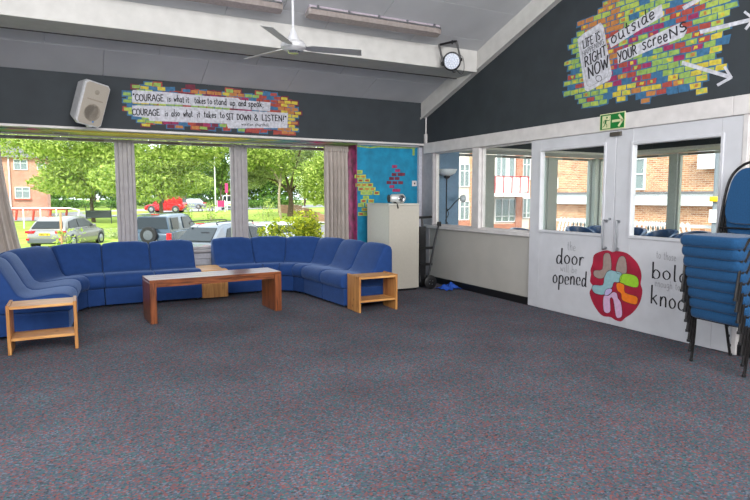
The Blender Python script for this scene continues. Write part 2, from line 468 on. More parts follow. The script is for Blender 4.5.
def window(idx, x0, x1, yc, z0, z1, ax='x', fr=.045, dp=.07, mat_=FRAME):
    """fixed window; ax = running axis; yc = plane"""
    def B(mb, a0, a1, d0, d1, z0, z1, c=0):
        if ax == 'x': mb.box(a0, a1, yc+d0, yc+d1, z0, z1, c=c)
        else: mb.box(yc+d0, yc+d1, a0, a1, z0, z1, c=c)
    mb = MB()
    B(mb, x0, x0+fr, -dp/2, dp/2, z0, z1, .006); B(mb, x1-fr, x1, -dp/2, dp/2, z0, z1, .006)
    B(mb, x0+fr, x1-fr, -dp/2, dp/2, z0, z0+fr, .006); B(mb, x0+fr, x1-fr, -dp/2, dp/2, z1-fr, z1, .006)
    f = struct('window_%d' % idx, mb, mat_)
    g = MB(); B(g, x0+fr, x1-fr, -.004, .004, z0+fr, z1-fr)
    struct('pane', g, GLASS, f)
    v = MB(); L = (x1-x0)
    for k in range(2):
        a = x0+L*(.16+.42*k); B(v, a, a+L*.3, -dp/2-.02, -dp/2+.002, z1-fr*.9, z1-fr*.35, .004)
    struct('trickle_vent', v, mat('brown_trickle_vent', (120, 104, 96), .5), f)
    return f


mull = [-7.75, -6.165, -4.525, -2.90, -1.30]     # centres of the mullions on the window wall
for i in range(4):
    a = mull[i]+.085 if i else XL; b_ = mull[i+1]-.085 if i < 3 else -1.2
    window(i+1, a, b_, .83, .6, 2.205)
for k, mx_ in enumerate(mull[1:4]):
    m_ = MB(); m_.box(mx_-.085, mx_-.028, .77, .9, .6, 2.205, c=.008); m_.box(mx_+.028, mx_+.085, .77, .9, .6, 2.205, c=.008); m_.box(mx_-.03, mx_+.03, .79, .88, .6, 2.205)
    struct('trim_%d' % (8+k), m_, FRAME)

# right wall ------------------------------------------------------
gw = MB()      # charcoal gable above the beam (fits under the ceiling)
ys = [0.12, -6, YR]
poly = [(.12, 2.26), (YR, 2.26), (YR, cz(YR)+.05), (RIDGE, cz(RIDGE)+.05), (.12, cz(.12)+.05)]
gw.prism(poly, 0, .14, 'yz')
struct('wall_right', gw, DARK)
bm_ = MB(); bm_.box(-.045, .06, -5.06, 0, 2.103, 2.27, c=.004); bm_.box(-.045, .06, -11.7, -5.063, 2.103, 2.27, c=.004)
struct('trim_11', bm_, TRIM)
lw = MB(); lw.box(0, .1, -2.53, 0, 0, .885); struct('wall_right_lower', lw, CREAM)
struct('wall_right_end', MB().box(0, .12, YR, -5.2, 0, 2.11), CREAM)
struct('baseboard_right', MB().box(-.02, 0, -2.53, 0, 0, .1, c=.004), BLACKP)
struct('baseboard_right_end', MB().box(-.02, 0, -11, -5.2, 0, .1, c=.004), BLACKP)
struct('trim_12', MB().box(-.035, .1, -2.53, 0, .885, .94, c=.006), TRIM)
pf = MB()
pf.box(-.01, .1, -.14, .27, .0, 2.26); pf.box(-.02, .08, -.20, -.14, .94, 2.105, c=.005); pf.box(-.03, .1, -.265, -.205, .94, 2.105, c=.008)
struct('trim_13', pf, FRAME)
struct('trim_14', MB().box(-.03, .1, -1.47, -1.30, .94, 2.105, c=.008), TRIM)


def inner_window(idx, y0, y1):
    mb = MB(); f = .022
    mb.box(.02, .07, y0, y0+f, .94, 2.105); mb.box(.02, .07, y1-f, y1, .94, 2.105); mb.box(.02, .07, y0+f, y1-f, .94, .94+f); mb.box(.02, .07, y0+f, y1-f, 2.105-f, 2.105)
    fr = struct('window_%d' % idx, mb, TRIM)
    struct('pane', MB().box(.042, .048, y0+f, y1-f, .94+f, 2.105-f), GLASS, fr)


inner_window(5, -1.30, -.265); inner_window(6, -2.53, -1.47)

# double doors: leaves with a glazed upper panel
def door(idx, y0, y1, g0, g1, gz0, gz1, handle_y, hx, z0h, z1h):
    """y0 > y1 (towards the camera); g0..g1 glass"""
    mb = MB(); X0, X1 = -.03, .02
    mb.box(X0, X1, g0, y0, .008, 2.1, c=.004); mb.box(X0, X1, y1, g1, .008, 2.1, c=.004)
    mb.box(X0+.001, X1-.001, g1, g0, .008, gz0); mb.box(X0+.001, X1-.001, g1, g0, gz1, 2.1)
    d = struct('door_%d' % idx, mb, WHITE)
    gb = MB(); e_ = .03
    for a, b_, c_, d_ in ((g0-.002, g0+e_, gz0-e_, gz1+e_), (g1-e_, g1+.002, gz0-e_, gz1+e_)): gb.box(X0-.012, X1+.01, a, b_, c_, d_, c=.005)
    gb.box(X0-.012, X1+.01, g1, g0, gz0-e_, gz0+.002, c=.005); gb.box(X0-.012, X1+.01, g1, g0, gz1-.002, gz1+e_, c=.005)
    struct('glazing_bead', gb, WHITE, d)
    struct('pane', MB().box(-.008, -.003, g1, g0, gz0, gz1), GLASS, d)
    h = MB(); yy = handle_y
    h.tube(smooth_path([(X0, yy, z1h-.02), (X0-hx*.9, yy, z1h-.01), (X0-hx, yy, z1h-.03), (X0-hx, yy, z1h-.1)], 4), .009)
    h.tube([(X0-hx, yy, z1h-.09), (X0-hx, yy, z0h+.09)], .0095)
    h.tube(smooth_path([(X0-hx, yy, z0h+.1), (X0-hx, yy, z0h+.03), (X0-hx*.9, yy, z0h+.01), (X0, yy, z0h+.02)], 4), .009)
    for z in (z0h+.02, z1h-.02): h.lathe([(.018, -.004), (.018, .003)], (X0-.002, yy, z), 'x', 12)
    struct('pull_handle', h, STEEL, d)
    return d


d1 = door(1, -2.535, -3.832, -2.72, -3.68, .99, 1.955, -3.745, .055, .82, 1.155)
d2 = door(2, -3.838, -5.15, -4.05, -4.967, .995, 1.935, -3.905, .035, .82, 1.155)
struct('closer_plate', MB().box(-.055, -.028, -3.90, -3.76, 2.04, 2.085, c=.003), mat('dull_bronze_plate', (90, 84, 76), .5, .6), d2)
struct('lock_cylinder', MB().lathe([(.014, 0), (.014, .012)], (-.045, -3.79, 1.16), 'x', 12), STEEL, d1)
struct('trim_15', MB().box(-.035, .1, -5.2, -5.152, 0, 2.105, c=.006), TRIM)
# rake board along the gable and cross beam
rk = MB()
y0_, y1_ = -.0, RIDGE
rk.add([(0, y0_, cz(0)-.235), (-.10, y0_, cz(0)-.235), (-.10, y1_, cz(y1_)-.235), (0, y1_, cz(y1_)-.235), (0, y0_, cz(0)+.01), (-.10, y0_, cz(0)+.01), (-.10, y1_, cz(y1_)+.01), (0, y1_, cz(y1_)+.01)],
       [(0, 1, 2, 3), (4, 7, 6, 5), (0, 4, 5, 1), (3, 2, 6, 7), (1, 5, 6, 2), (0, 3, 7, 4)])
# small lip along its lower edge
rk.add([(-.10, y0_, cz(0)-.262), (-.115, y0_, cz(0)-.262), (-.115, y1_, cz(y1_)-.262), (-.10, y1_, cz(y1_)-.262), (-.10, y0_, cz(0)-.235), (-.115, y0_, cz(0)-.235), (-.115, y1_, cz(y1_)-.235), (-.10, y1_, cz(y1_)-.235)],
       [(0, 1, 2, 3), (4, 7, 6, 5), (0, 4, 5, 1), (3, 2, 6, 7), (1, 5, 6, 2), (0, 3, 7, 4)])
struct('trim_16', rk, BEAM)
struct('trim_17', MB().box(XL, -.10, -1.48, -1.0, 3.135, cz(-1.42)+.02, c=.004), BEAM)
struct('trim_18', MB().box(XL, -.10, -1.0, -.98, 3.128, 3.25), mat('painted_shadow_gap', (70, 66, 66), .9))  # dark-coloured strip that paints in the shadow gap behind the cross beam
cp = MB(); cp.tube([(-.02, -.03, 2.7), (-.02, -.03, 2.4)], .012); cp.box(-.045, -.003, -.055, -.005, 2.275, 2.42, c=.006)
struct('trim_19', cp, TRIM)                                                      # cable conduit and its box in the corner

# adjoining room behind the glazed partition --------------------------------
struct('wall_lobby_bulkhead', MB().box(0.14, 4.3, 0, .12, 2.26, 2.9).box(4.17, 4.29, -9, 0, 2.26, 2.9), DARK)
struct('trim_20', MB().box(.14, 4.9, 0.0, .82, 2.215, 2.258).box(4.17, 4.9, -9, 0, 2.215, 2.258), mat('pale_soffit', (196, 194, 186), .7))
struct('ceiling_lobby', MB().box(.14, 4.3, -9, .1, 2.9, 3.0), CEIL)
struct('wall_lobby_back', MB().box(.1, .78, .15, .25, 0, 2.24).box(.76, .78, .25, .86, 0, 2.24), GREYBLUE)
struct('wall_lobby_lower', MB().box(.78, 4.9, .78, .92, 0, .56).box(4.8, 4.94, -9, .78, 0, .56), CREAM)
struct('trim_21', MB().box(.78, 4.9, .72, .93, .56, .6).box(4.76, 4.95, -9, .72, .56, .6), TRIM)
GF = mat('grey_green_window_frame', (170, 176, 170), .5, noise=.05)
for i, (a, b_) in enumerate(((.78, 1.80), (2.04, 3.45), (3.68, 4.70))): window(7+i, a, b_, .83, .6, 2.205, mat_=GF)
for i, (a, b_) in enumerate(((-.98, .7), (-2.75, -1.13), (-4.5, -2.9), (-6.2, -4.65))): window(10+i, a, b_, 4.85, .6, 2.205, ax='y', mat_=GF)
m_ = MB(); m_.box(1.80, 2.04, .78, .9, .6, 2.205, c=.006); m_.box(3.45, 3.68, .78, .9, .6, 2.205, c=.006); m_.box(4.70, 4.92, .70, .92, .6, 2.205, c=.006)
for y_ in (-.98, -2.75, -4.5, -6.2): m_.box(4.79, 4.92, y_-.15, y_, .6, 2.205, c=.006)
struct('trim_22', m_, GF)
struct('wall_lobby_rear', MB().box(.14, 4.9, -9.1, -9, 0, 2.9), MATS['pale_grey_wall'])

# ================================================================== SOFA
FAB = mat('royal_blue_upholstery', (35, 64, 118), .7, noise=.05, scale=14, bump=.12, bscale=500, sheen=.3, spec=.12)
FAB.node_tree.nodes['Principled BSDF'].inputs['Sheen Tint'].default_value = (.45, .62, 1, 1)
SOD = .74
PROF = [(0, .245), (-.025, .26), (-.04, .30), (-.04, .345), (-.028, .385), (0, .41), (.05, .425), (.13, .425), (.24, .412), (.33, .40), (.39, .403), (.44, .43), (.475, .485), (.51, .56), (.55, .64),
        (.585, .71), (.615, .755), (.65, .78), (.69, .782), (.72, .765), (.737, .72), (.74, .6), (.74, .4), (.74, .245)]
NP = len(PROF)


def sofa_module(name, label, w0, w1, group='blue modular sofa units'):
    """front edge centred on the origin, seat faces -y; w0 front width, w1 back width"""
    t = thing(name, label, 'sofa', group=group)
    mb = MB(); rings = []
    cx_, cz_ = .35, .42
    for u, ins in ((-1, .022), (-.985, .010), (-.955, .003), (-.90, 0), (-.5, 0), (0, 0), (.5, 0), (.90, 0), (.955, .003), (.985, .010), (1, .022)):
        ring = []
        for i, (d, z) in enumerate(PROF):
            p0 = Vector(PROF[i-1]); p1 = Vector(PROF[(i+1) % NP]); tg = (p1-p0).normalized(); nr = Vector((tg.y, -tg.x))
            if nr.dot(Vector((d-.35, z-.3))) < 0 and not (.13 < d < .6): nr = -nr
            if .13 <= d < .6 and z > .3: nr = Vector((-tg.y, tg.x))
            dd, zz = d-nr.x*ins, z-nr.y*ins
            puff = .004*(1-u*u)
            w_ = w0+(w1-w0)*max(0, min(1, d/SOD))
            crown = -.03*abs(u)**5*max(0, (z-.6)/.18) if z > .6 else 0
            ring.append((u*(w_/2-.001), dd - (puff if z > .42 else 0), max(.247, zz+puff*.5+crown)))
        rings.append(ring)
    mb.loft(rings); mb.build('cushion', FAB, t)
    b = MB(); wf = w0/2-.004; wk = w1/2-.004
    def bx(z0, z1, y0, y1, k):
        a = wf+(wk-wf)*(y0/SOD); c = wf+(wk-wf)*(y1/SOD); a -= k; c -= k
        b.add([(-a, y0, z0), (a, y0, z0), (c, y1, z0), (-c, y1, z0), (-a, y0, z1), (a, y0, z1), (c, y1, z1), (-c, y1, z1)],
              [(0, 3, 2, 1), (4, 5, 6, 7), (0, 1, 5, 4), (1, 2, 6, 5), (2, 3, 7, 6), (3, 0, 4, 7)])
    bx(.035, .235, .006, .735, 0); bx(.235, .246, .014, .73, .006)
    b.build('base', FAB, t)
    for sx, yy in ((-1, .08), (1, .08), (-1, .66), (1, .66)):
        ww = wf+(wk-wf)*yy/SOD-.06
        MB().lathe([(.018, 0), (.018, .036)], (sx*ww, yy, 0), n=10).build('foot', BLKPL, t)
    return t


SG = 'blue modular sofa units'
straight = sofa_module('sofa_unit', 'x', .596, .596)
wedge = sofa_module('sofa_unit', 'x', .22, .62)
narrow = sofa_module('sofa_unit', 'x', .20, .66)
broad = sofa_module('sofa_unit', 'x', .20, .93)
first = {k: True for k in 'swnb'}


def place_sofa(kind, x, y, a, label):
    src = {'s': straight, 'w': wedge, 'n': narrow, 'b': broad}[kind]
    if first[kind]: first[kind] = False; o = src
    else: o = dup(src)
    o.location = (x, y, 0); o.rotation_euler = (0, 0, a); o['label'] = label
    return o


def run(x, y, seq, sgn):
    """lay units edge to edge; sgn +1 goes to the right (+x) and turns towards the camera, -1 mirrors it"""
    a = 0.0
    for kind, label in seq:
        wd = {'s': .60, 'w': .225, 'n': .205, 'b': .205}[kind]
        turn = {'s': 0, 'w': math.radians(28.5), 'n': math.radians(33), 'b': math.radians(53)}[kind]
        a += turn/2
        dx = sgn*math.cos(a)*wd/2; dy = -math.sin(a)*wd/2
        place_sofa(kind, x+dx, y+dy, -sgn*a, label)
        x += 2*dx; y += 2*dy; a += turn/2
    return x, y, a


run(-3.385, -.03, [('s', 'straight blue sofa unit just right of the gap with the pine corner box'),
                  ('w', 'blue sofa unit before the right corner, under the window with the yellow-green bush'),
                  ('w', 'wedge-shaped blue sofa unit in the very bend of the right corner'),
                  ('w', 'blue sofa unit after the bend on the right, in front of the beige curtain'),
                  ('s', 'straight blue sofa unit of the right wing, second from the pine end table'),
                  ('s', 'last blue sofa unit of the right wing, against the right pine end table')], 1)
run(-3.69, -.21, [('s', 'straight blue sofa unit just left of the pine corner box, its right side free'),
                  ('s', 'straight blue sofa unit behind the left end of the coffee table'),
                  ('n', 'blue wedge sofa unit left of the straight ones, under the parked silver car'),
                  ('b', 'blue wedge sofa unit in the bend of the left corner by the curtain'),
                  ('s', 'blue sofa unit of the left wing, behind the one with the creased seat'),
                  ('s', 'nearest blue sofa unit at the left, creased seat beside the pine end table')], -1)

# ------------------------------------------------------------------ coffee table
DW = wood('reddish_brown_table_wood', (74, 36, 20), (150, 84, 46), 2.2, (1.5, 14, 14), .28, spec=.6)
DWV = wood('reddish_brown_table_leg_wood', (74, 36, 20), (150, 84, 46), 2.2, (14, 14, 1.5), .3, spec=.6)
PINE = wood('pine_boards', (176, 116, 58), (220, 166, 100), 2.0, (1, 10, 10), .45, knots=True)
PINEV = wood('upright_pine_boards', (150, 92, 42), (204, 148, 84), 2.0, (10, 10, 1), .45, knots=True)
a_ = math.atan2(.07, 1.46)
ct = thing('coffee_table', 'long low reddish-brown wooden bench table with slab legs in front of the sofa', 'table', (-4.505, -1.275, 0), math.atan2(.095, 1.46))
L_, D_ = 1.53, .47
for k in range(3):
    MB().box(.0, L_, -D_/2+k*D_/3+.0008, -D_/2+(k+1)*D_/3-.0008, .455, .487, c=.003).build('top_board', DW, ct)
MB().box(.070, L_-.092, -D_/2+.004, -D_/2+.03, .405, .455).box(.070, L_-.092, D_/2-.03, D_/2-.004, .405, .455).build('apron', DW, ct)
MB().box(.0, .070, -D_/2, D_/2, 0, .4548, c=.004).build('leg', DWV, ct)
MB().box(L_-.085, L_, -D_/2, D_/2, 0, .4548, c=.004).build('leg', DWV, ct)

# pine corner box between the two runs
pb = thing('corner_box', 'square pine box table filling the gap between the two sofa runs', 'table', (-3.515, -.20, 0))
MB().box(-.175, .175, 0, .02, .02, .375, c=.003).build('front_panel', PINEV, pb)
MB().box(-.175, .175, -.006, .62, .376, .40, c=.004).build('top', PINE, pb)
for sx in (-1, 1): MB().box(sx*.175, sx*.155, .021, .61, .02, .375).build('side_panel', PINEV, pb)


def end_table(name, label, x0, x1, y0, y1):
    t = thing(name, label, 'table', ((x0+x1)/2, (y0+y1)/2, 0), group='pine end tables')
    W = (x1-x0)/2; D = (y1-y0)/2; th = .028
    for sx in (-1, 1): MB().box(sx*W, sx*(W-th), -D, D, 0, .445, c=.004).build('side_panel', PINEV, t)
    MB().box(-W+th, W-th, -D+.004, D-.004, .408, .432, c=.002).build('top', PINE, t)
    MB().box(-W+th, W-th, -D+.02, D-.02, .12, .145, c=.002).build('shelf', PINE, t)
    for sx in (-1, 1):
        for yy in (-D+.07, D-.07): MB().lathe([(.007, 0), (.007, .003)], (sx*W if sx > 0 else -W-.003, yy, .42), 'x', 8).build('dowel', DW, t)
    return t


end_table('end_table', 'open pine end table at the far left end of the sofa', -5.755, -5.20, -2.27, -1.93)
end_table('end_table', 'open pine end table at the right end of the sofa near the pale cabinet', -2.19, -1.655, -2.0, -1.66)

# ------------------------------------------------------------------ cabinet and the device on it
cab = thing('cabinet', 'tall pale cream cupboard standing in front of the turquoise wall', 'cabinet', (-1.13, -.81, 0))
CC = mat('cream_laminate', (196, 193, 182), .45, noise=.02)
CD = mat('greyer_cream_laminate', (178, 172, 160), .45, noise=.02)
MB().box(0.004, .51, 0.018, .72, .03, 1.275, c=.003).build('body', CC, cab)
MB().box(-.004, .514, -.004, .725, 1.276, 1.30, c=.004).build('top', CC, cab)
MB().box(.02, .49, .03, .70, 0, .03).build('plinth', BLACKP, cab)
MB().box(.003, .511, 0, .017, .035, 1.272, c=.002).build('door', CD, cab)
lk = MB().lathe([(.009, -.004), (.009, 0)], (.49, 0, .72), 'y', 10).build('lock', STEEL, cab)
dv = thing('portable_lamp', 'silver and white rounded lamp unit lying on the pale cabinet, strap hanging', 'lamp', (-.92, -.66, 1.30), math.radians(-8))
SIL = mat('silver_plastic', (200, 202, 200), .3, .3, noise=.02)
rings = []
for u, r_ in ((-.125, .012), (-.118, .035), (-.10, .055), (-.07, .066), (0, .07), (.06, .07), (.10, .070), (.125, .045), (.138, .02)):
    rings.append([(u, .75*r_*math.cos(a*PI/8), .072+r_*math.sin(a*PI/8)) for a in range(16)])
MB().loft(rings).build('casing', SIL, dv)
MB().lathe([(.05, 0), (.05, -.012), (.044, -.016), (.038, -.012)], (.055, -.045, .072), 'y', 24).build('lens_ring', CHROME, dv)
MB().lathe([(.037, 0), (.034, -.006), (.02, -.012), (.002, -.014)], (.055, -.05, .072), 'y', 20).build('lens', mat('dark_lens', (60, 64, 66), .15), dv)
MB().lathe([(.06, 0), (.055, -.01), (.02, -.012)], (-.125, 0, .072), 'x', 20).build('end_cap', BLKPL, dv)
MB().tube(smooth_path([(-.06, -.045, .012), (-.065, -.12, .012), (-.06, -.152, .0), (-.05, -.162, -.035), (-.04, -.162, -.07)], 4), [.011]*16+[.016]).build('strap', BLKPL, dv)

# ------------------------------------------------------------------ folded trolley and blue cloth in the corner
tr = thing('folding_trolley', 'folded black luggage trolley leaning in the corner beside the cabinet', 'trolley', (-.46, -.74, 0))
for dx in (-.09, .0): MB().tube([(dx, .0, .1), (dx, .12, 1.08)], .014, m=None).build('upright', BLKMET, tr)
MB().tube([(-.11, .12, 1.08), (.16, .08, 1.09)], .02).build('handle', BLKPL, tr)
MB().box(-.10, .01, .0, .03, .12, .95, c=.004).build('folding_plate', BLKMET, tr)
MB().tube(smooth_path([(.04, -.02, .16), (.10, -.02, .45), (.15, -.02, .7), (.22, -.03, .98)], 3), .016).build('brace_arm', BLKMET, tr)
MB().box(.195, .25, -.06, -.01, .95, 1.02, c=.008).build('arm_grip', BLKPL, tr)
for z in (.35, .6): MB().box(-.1, .12, -.02, .01, z, z+.04, c=.004).build('bracket', BLKMET, tr)
for yy in (-.10,):
    wh = MB().lathe([(.03, -.02), (.09, -.022), (.105, -.012), (.105, .012), (.09, .022), (.03, .02)], (.03, yy, .106), 'y', 28).build('wheel', BLKPL, tr)
    for k in range(4): MB().lathe([(.008, 0), (.008, -.004)], (.03+.035*math.cos(k*PI/2+.6), yy-.021, .106+.035*math.sin(k*PI/2+.6)), 'y', 8).build('hub_bolt', STEEL, wh)
wh = MB().lathe([(.03, -.02), (.09, -.022), (.105, -.012), (.105, .012), (.09, .022), (.03, .02)], (.03, .14, .106), 'y', 28).build('wheel', BLKPL, tr)
MB().tube([(.03, -.10, .106), (.03, .14, .106)], .01).build('axle', STEEL, tr)
cl = MB(); rr = random.Random(3)
N = 22
vs = []
for i in range(N):
    for j in range(N):
        u = i/(N-1)*2-1; v = j/(N-1)*2-1; R2 = u*u+v*v
        h = max(0, 1-R2*.6)*.10*(.55+.45*math.sin(5*u+3*v)*math.cos(4*v-2*u))+.012+.012*math.sin(11*u)*math.cos(9*v)
        vs.append((u*.15+.02*math.sin(5*v), v*.12+.02*math.cos(6*u), max(.004, h)))
cl.add(vs, [(i*N+j, (i+1)*N+j, (i+1)*N+j+1, i*N+j+1) for i in range(N-1) for j in range(N-1)], None, True)
o = cl.build('crumpled_cloth', mat('bright_blue_cloth', (20, 70, 160), .8, noise=.15), None); o.location = (-.19, -1.0, 0)
sm = o.modifiers.new('thick', 'SOLIDIFY'); sm.thickness = .004
tag(o, 'crumpled bright blue cloth on the floor beside the trolley wheel', 'cloth')

# ------------------------------------------------------------------ curtains
CUR = mat('beige_curtain_cloth', (182, 172, 164), .9, noise=.05, scale=8, sheen=.2)


def curtain(label, x0, x1, y0, ztop, zbot, folds, spread=0, seed=1):
    r_ = random.Random(seed); n = folds*8; rows = 26; ph = [r_.uniform(-.6, .6) for _ in range(folds+1)]; am = [r_.uniform(.6, 1.25) for _ in range(folds+1)]
    mb = MB(); vs = []
    for j in range(rows):
        t = j/(rows-1); z = ztop+(zbot-ztop)*t
        for i in range(n+1):
            u = i/n; k = min(int(u*folds), folds-1); f = u*folds
            A = (.018+.032*min(1, t*4))*(am[k]*(1-(f-k))+am[k+1]*(f-k))
            x = x0+(x1-x0)*u + spread*t**1.5*(u-.0) + .012*math.sin(3*t+5*u)*t
            vs.append((x, y0+A*math.sin(2*PI*f+ph[k]*(.3+t*.3)), z))
    W_ = n+1
    mb.add(vs, [(j*W_+i, j*W_+i+1, (j+1)*W_+i+1, (j+1)*W_+i) for j in range(rows-1) for i in range(n)], None, True)
    o = mb.build('curtain', CUR)
    s_ = o.modifiers.new('thick', 'SOLIDIFY'); s_.thickness = .006
    tag(o, label, 'curtain', 'beige window curtains')
    hd = MB()
    for k in range(folds*2): xx = x0+(x1-x0)*(k+.5)/(folds*2); hd.box(xx-.012, xx+.012, y0-.045, y0-.02, ztop-.09, ztop+.005, c=.004)
    hd.build('pleat_header', CUR, o)
    return o


curtain('beige pleated curtain drawn at the right end of the windows, next to the turquoise wall', -1.66, -1.25, .37, 2.2, .12, 6, 0, 2)
curtain('beige pleated curtain at the left edge of the picture', -6.6, -6.0, .55, 2.16, .12, 8, .28, 5)
for a, b_ in ((-6.9, -1.22),):
    tr_ = MB()  .box(a, b_, .50, .53, 2.19, 2.214, c=.004).build('curtain_track', TRIM); tr_['kind'] = 'structure'; tr_.name = 'trim_23'

# ------------------------------------------------------------------ stacked chairs
SEATB = mat('teal_blue_seat_fabric', (30, 74, 114), .85, noise=.1, scale=90, bump=.2, bscale=600, sheen=.25, spec=.2)
FRM = mat('worn_dark_tube', (44, 42, 42), .35, .6, noise=.25, scale=30)


def pad(w, d, t, n=14, front=.03):
    """rounded seat pad: centred in x, y from 0 (front) to d, thickness t, top crowned"""
    rings = []
    for i in range(n+1):
        a = -PI/2+PI*i/n; k = math.sin(a); inset = (1-math.cos(a)**.6)*.035 if math.cos(a) > 1e-6 else .035
        rings.append([(x_, y_, t/2+k*t/2) for x_, y_ in rrect(w/2-inset, inset, d-inset, .06)])
    return rings


def rrect(hw, y0, y1, r, n=5):
    P = []
    for cx_, cy_, a0 in ((hw-r, y0+r, -PI/2), (hw-r, y1-r, 0), (-hw+r, y1-r, PI/2), (-hw+r, y0+r, PI)):
        for k in range(n+1):
            a = a0+PI/2*k/n; P.append((cx_+r*math.cos(a), cy_+r*math.sin(a)))
    return P


def banquet_chair():
    """faces -y, front edge of the seat at y = 0"""
    t = thing('stacking_chair', 'x', 'chair', group='blue chairs in the stack')
    MB().loft(pad(.53, .51, .096)).build('seat', SEATB, t)
    t.children[0].location = (0, 0, .388)
    # back pad
    R = []
    for i, (yy, k) in enumerate(((0, .75), (.008, .93), (.02, 1), (.034, 1), (.046, .93), (.052, .75))):
        out_ = []
        for a in range(28):
            an = 2*PI*a/28; c, s_ = math.cos(an), math.sin(an)
            x_ = .20*math.copysign(abs(c)**.45, c); z_ = math.copysign(abs(s_)**.45, s_)
            z_ = .235*z_; 
            if z_ > 0: x_ *= (1-.28*(z_/.235)**2)
            out_.append((x_*(.93+.07*k), yy, z_*(.93+.07*k)))
        R.append(out_)
    bk = MB().loft(R).build('backrest', SEATB, t)
    bk.location = (0, .47, .80); bk.rotation_euler = (math.radians(-9), 0, 0)
    # tube frame: front legs up beside the seat, then back along its side
    for sx in (-1, 1):
        MB().tube(smooth_path([(sx*.236, .05, .0), (sx*.240, .075, .2), (sx*.248, .09, .36), (sx*.262, .095, .42), (sx*.268, .13, .468), (sx*.268, .18, .475), (sx*.262, .28, .45), (sx*.25, .42, .41)], 5), .0115).build('leg', FRM, t)
        MB().tube(smooth_path([(sx*.235, .52, .0), (sx*.237, .47, .2), (sx*.24, .44, .40)], 4), .0115).build('leg', FRM, t)
        for yy in (.05, .52): MB().lathe([(.015, 0), (.015, .02)], (sx*(.236 if yy < .1 else .235), yy, 0), n=10).build('foot_cap', BLKPL, t)
    MB().tube(smooth_path([(-.245, .43, .38), (-.242, .46, .57), (-.236, .505, .84), (-.20, .53, .98), (-.11, .545, 1.06), (0, .548, 1.08), (.11, .545, 1.06), (.20, .53, .98), (.236, .505, .84), (.242, .46, .57), (.245, .43, .38)], 5), .0115).build('back_frame', FRM, t)
    MB().tube([(-.237, .448, .53), (.237, .448, .53)], .008).build('back_crossbar', FRM, t)
    for yy in (.05, .38): MB().box(-.25, .25, yy, yy+.02, .375, .389).build('seat_rail', FRM, t)
    return t


SX, SY = -.62, -5.36       # foot of the stack, centre of its front edge
ords = ['bottom chair of the blue stack, its legs on the carpet', 'blue stacking chair second from the bottom of the stack', 'blue stacking chair third from the bottom of the stack',
        'blue stacking chair fourth from the bottom of the stack', 'blue stacking chair fourth from the top of the stack', 'blue stacking chair third from the top of the stack',
        'blue stacking chair right under the top one', 'top chair of the blue stack by the doors, seat and rounded back in view']
c0 = banquet_chair()
RZ = math.radians(-90-6)
for k in range(8):
    o = c0 if k == 0 else dup(c0)
    f = Vector((math.sin(RZ), -math.cos(RZ)))          # the chair's front direction
    o.location = (SX+f.x*.021*k, SY+f.y*.021*k, (.087*k)); o.rotation_euler = (0, 0, RZ); o['label'] = ords[k]

# tub chairs in the adjoining room
TUB = mat('blue_vinyl', (52, 82, 122), .3, noise=.05, spec=.6)
TUBI = mat('dark_vinyl', (28, 30, 36), .4)


def tub_chair():
    t = thing('tub_chair', 'x', 'chair', group='tub chairs behind the doors')
    R1, R2 = .30, .245; n = 26; vs = []; fs = []
    for i in range(n+1):
        a = math.radians(-25+230*i/n); k = math.sin((a+math.radians(25))/math.radians(230)*PI)
        zt = .60+.20*k**.6
        c, s_ = math.cos(a), math.sin(a)
        vs += [(R1*c, R1*s_, .16), (R1*1.04*c, R1*1.04*s_, zt-.03), ((R1+.005)*c, (R1+.005)*s_, zt), (R2*c, R2*s_, zt-.005), (R2*.98*c, R2*.98*s_, .40)]
    for i in range(n):
        for k in range(4): fs.append((i*5+k, i*5+k+1, (i+1)*5+k+1, (i+1)*5+k))
        fs.append((i*5+4, i*5, (i+1)*5, (i+1)*5+4))
    fs.append((0, 1, 2, 3, 4)); fs.append((n*5+4, n*5+3, n*5+2, n*5+1, n*5))
    MB().add(vs, fs, None, True).build('shell', TUB, t)
    MB().lathe([(.2, .30), (.255, .32), (.265, .40), (.25, .44), (.15, .455), (.01, .455)], n=24).build('seat', TUB, t)
    MB().lathe([(.25, .14), (.29, .15), (.29, .17), (.25, .175)], n=24).build('base_ring', TUBI, t)
    for a in (45, 135, 225, 315):
        c, s_ = math.cos(math.radians(a))*.22, math.sin(math.radians(a))*.22
        MB().tube([(c, s_, .155), (c*1.1, s_*1.1, 0)], [.022, .015]).build('leg', BLKMET, t)
    return t


tb = tub_chair()
spots = [((3.9, .28), 80, 'leftmost blue tub chair top seen through the left door pane'), ((4.42, .22), 60, 'blue tub chair second from left seen through the left door pane'),
         ((4.42, -.45), 10, 'blue tub chair half hidden at the left edge of the right door pane'), ((4.4, -1.12), -5, 'blue tub chair in the middle of the right door pane'),
         ((4.38, -1.78), 5, 'blue tub chair right of the middle seen through the right door pane'), ((4.4, -2.5), 0, 'blue tub chair hidden mostly by the stack, beyond the right door pane'),
         ((2.45, .30), 95, 'blue tub chair top at the bottom right of the fixed inner window')]
for k, ((x_, y_), a, lb) in enumerate(spots):
    o = tb if k == 0 else dup(tb)
    o.location = (x_, y_, 0); o.rotation_euler = (0, 0, math.radians(a-90)); o['label'] = lb

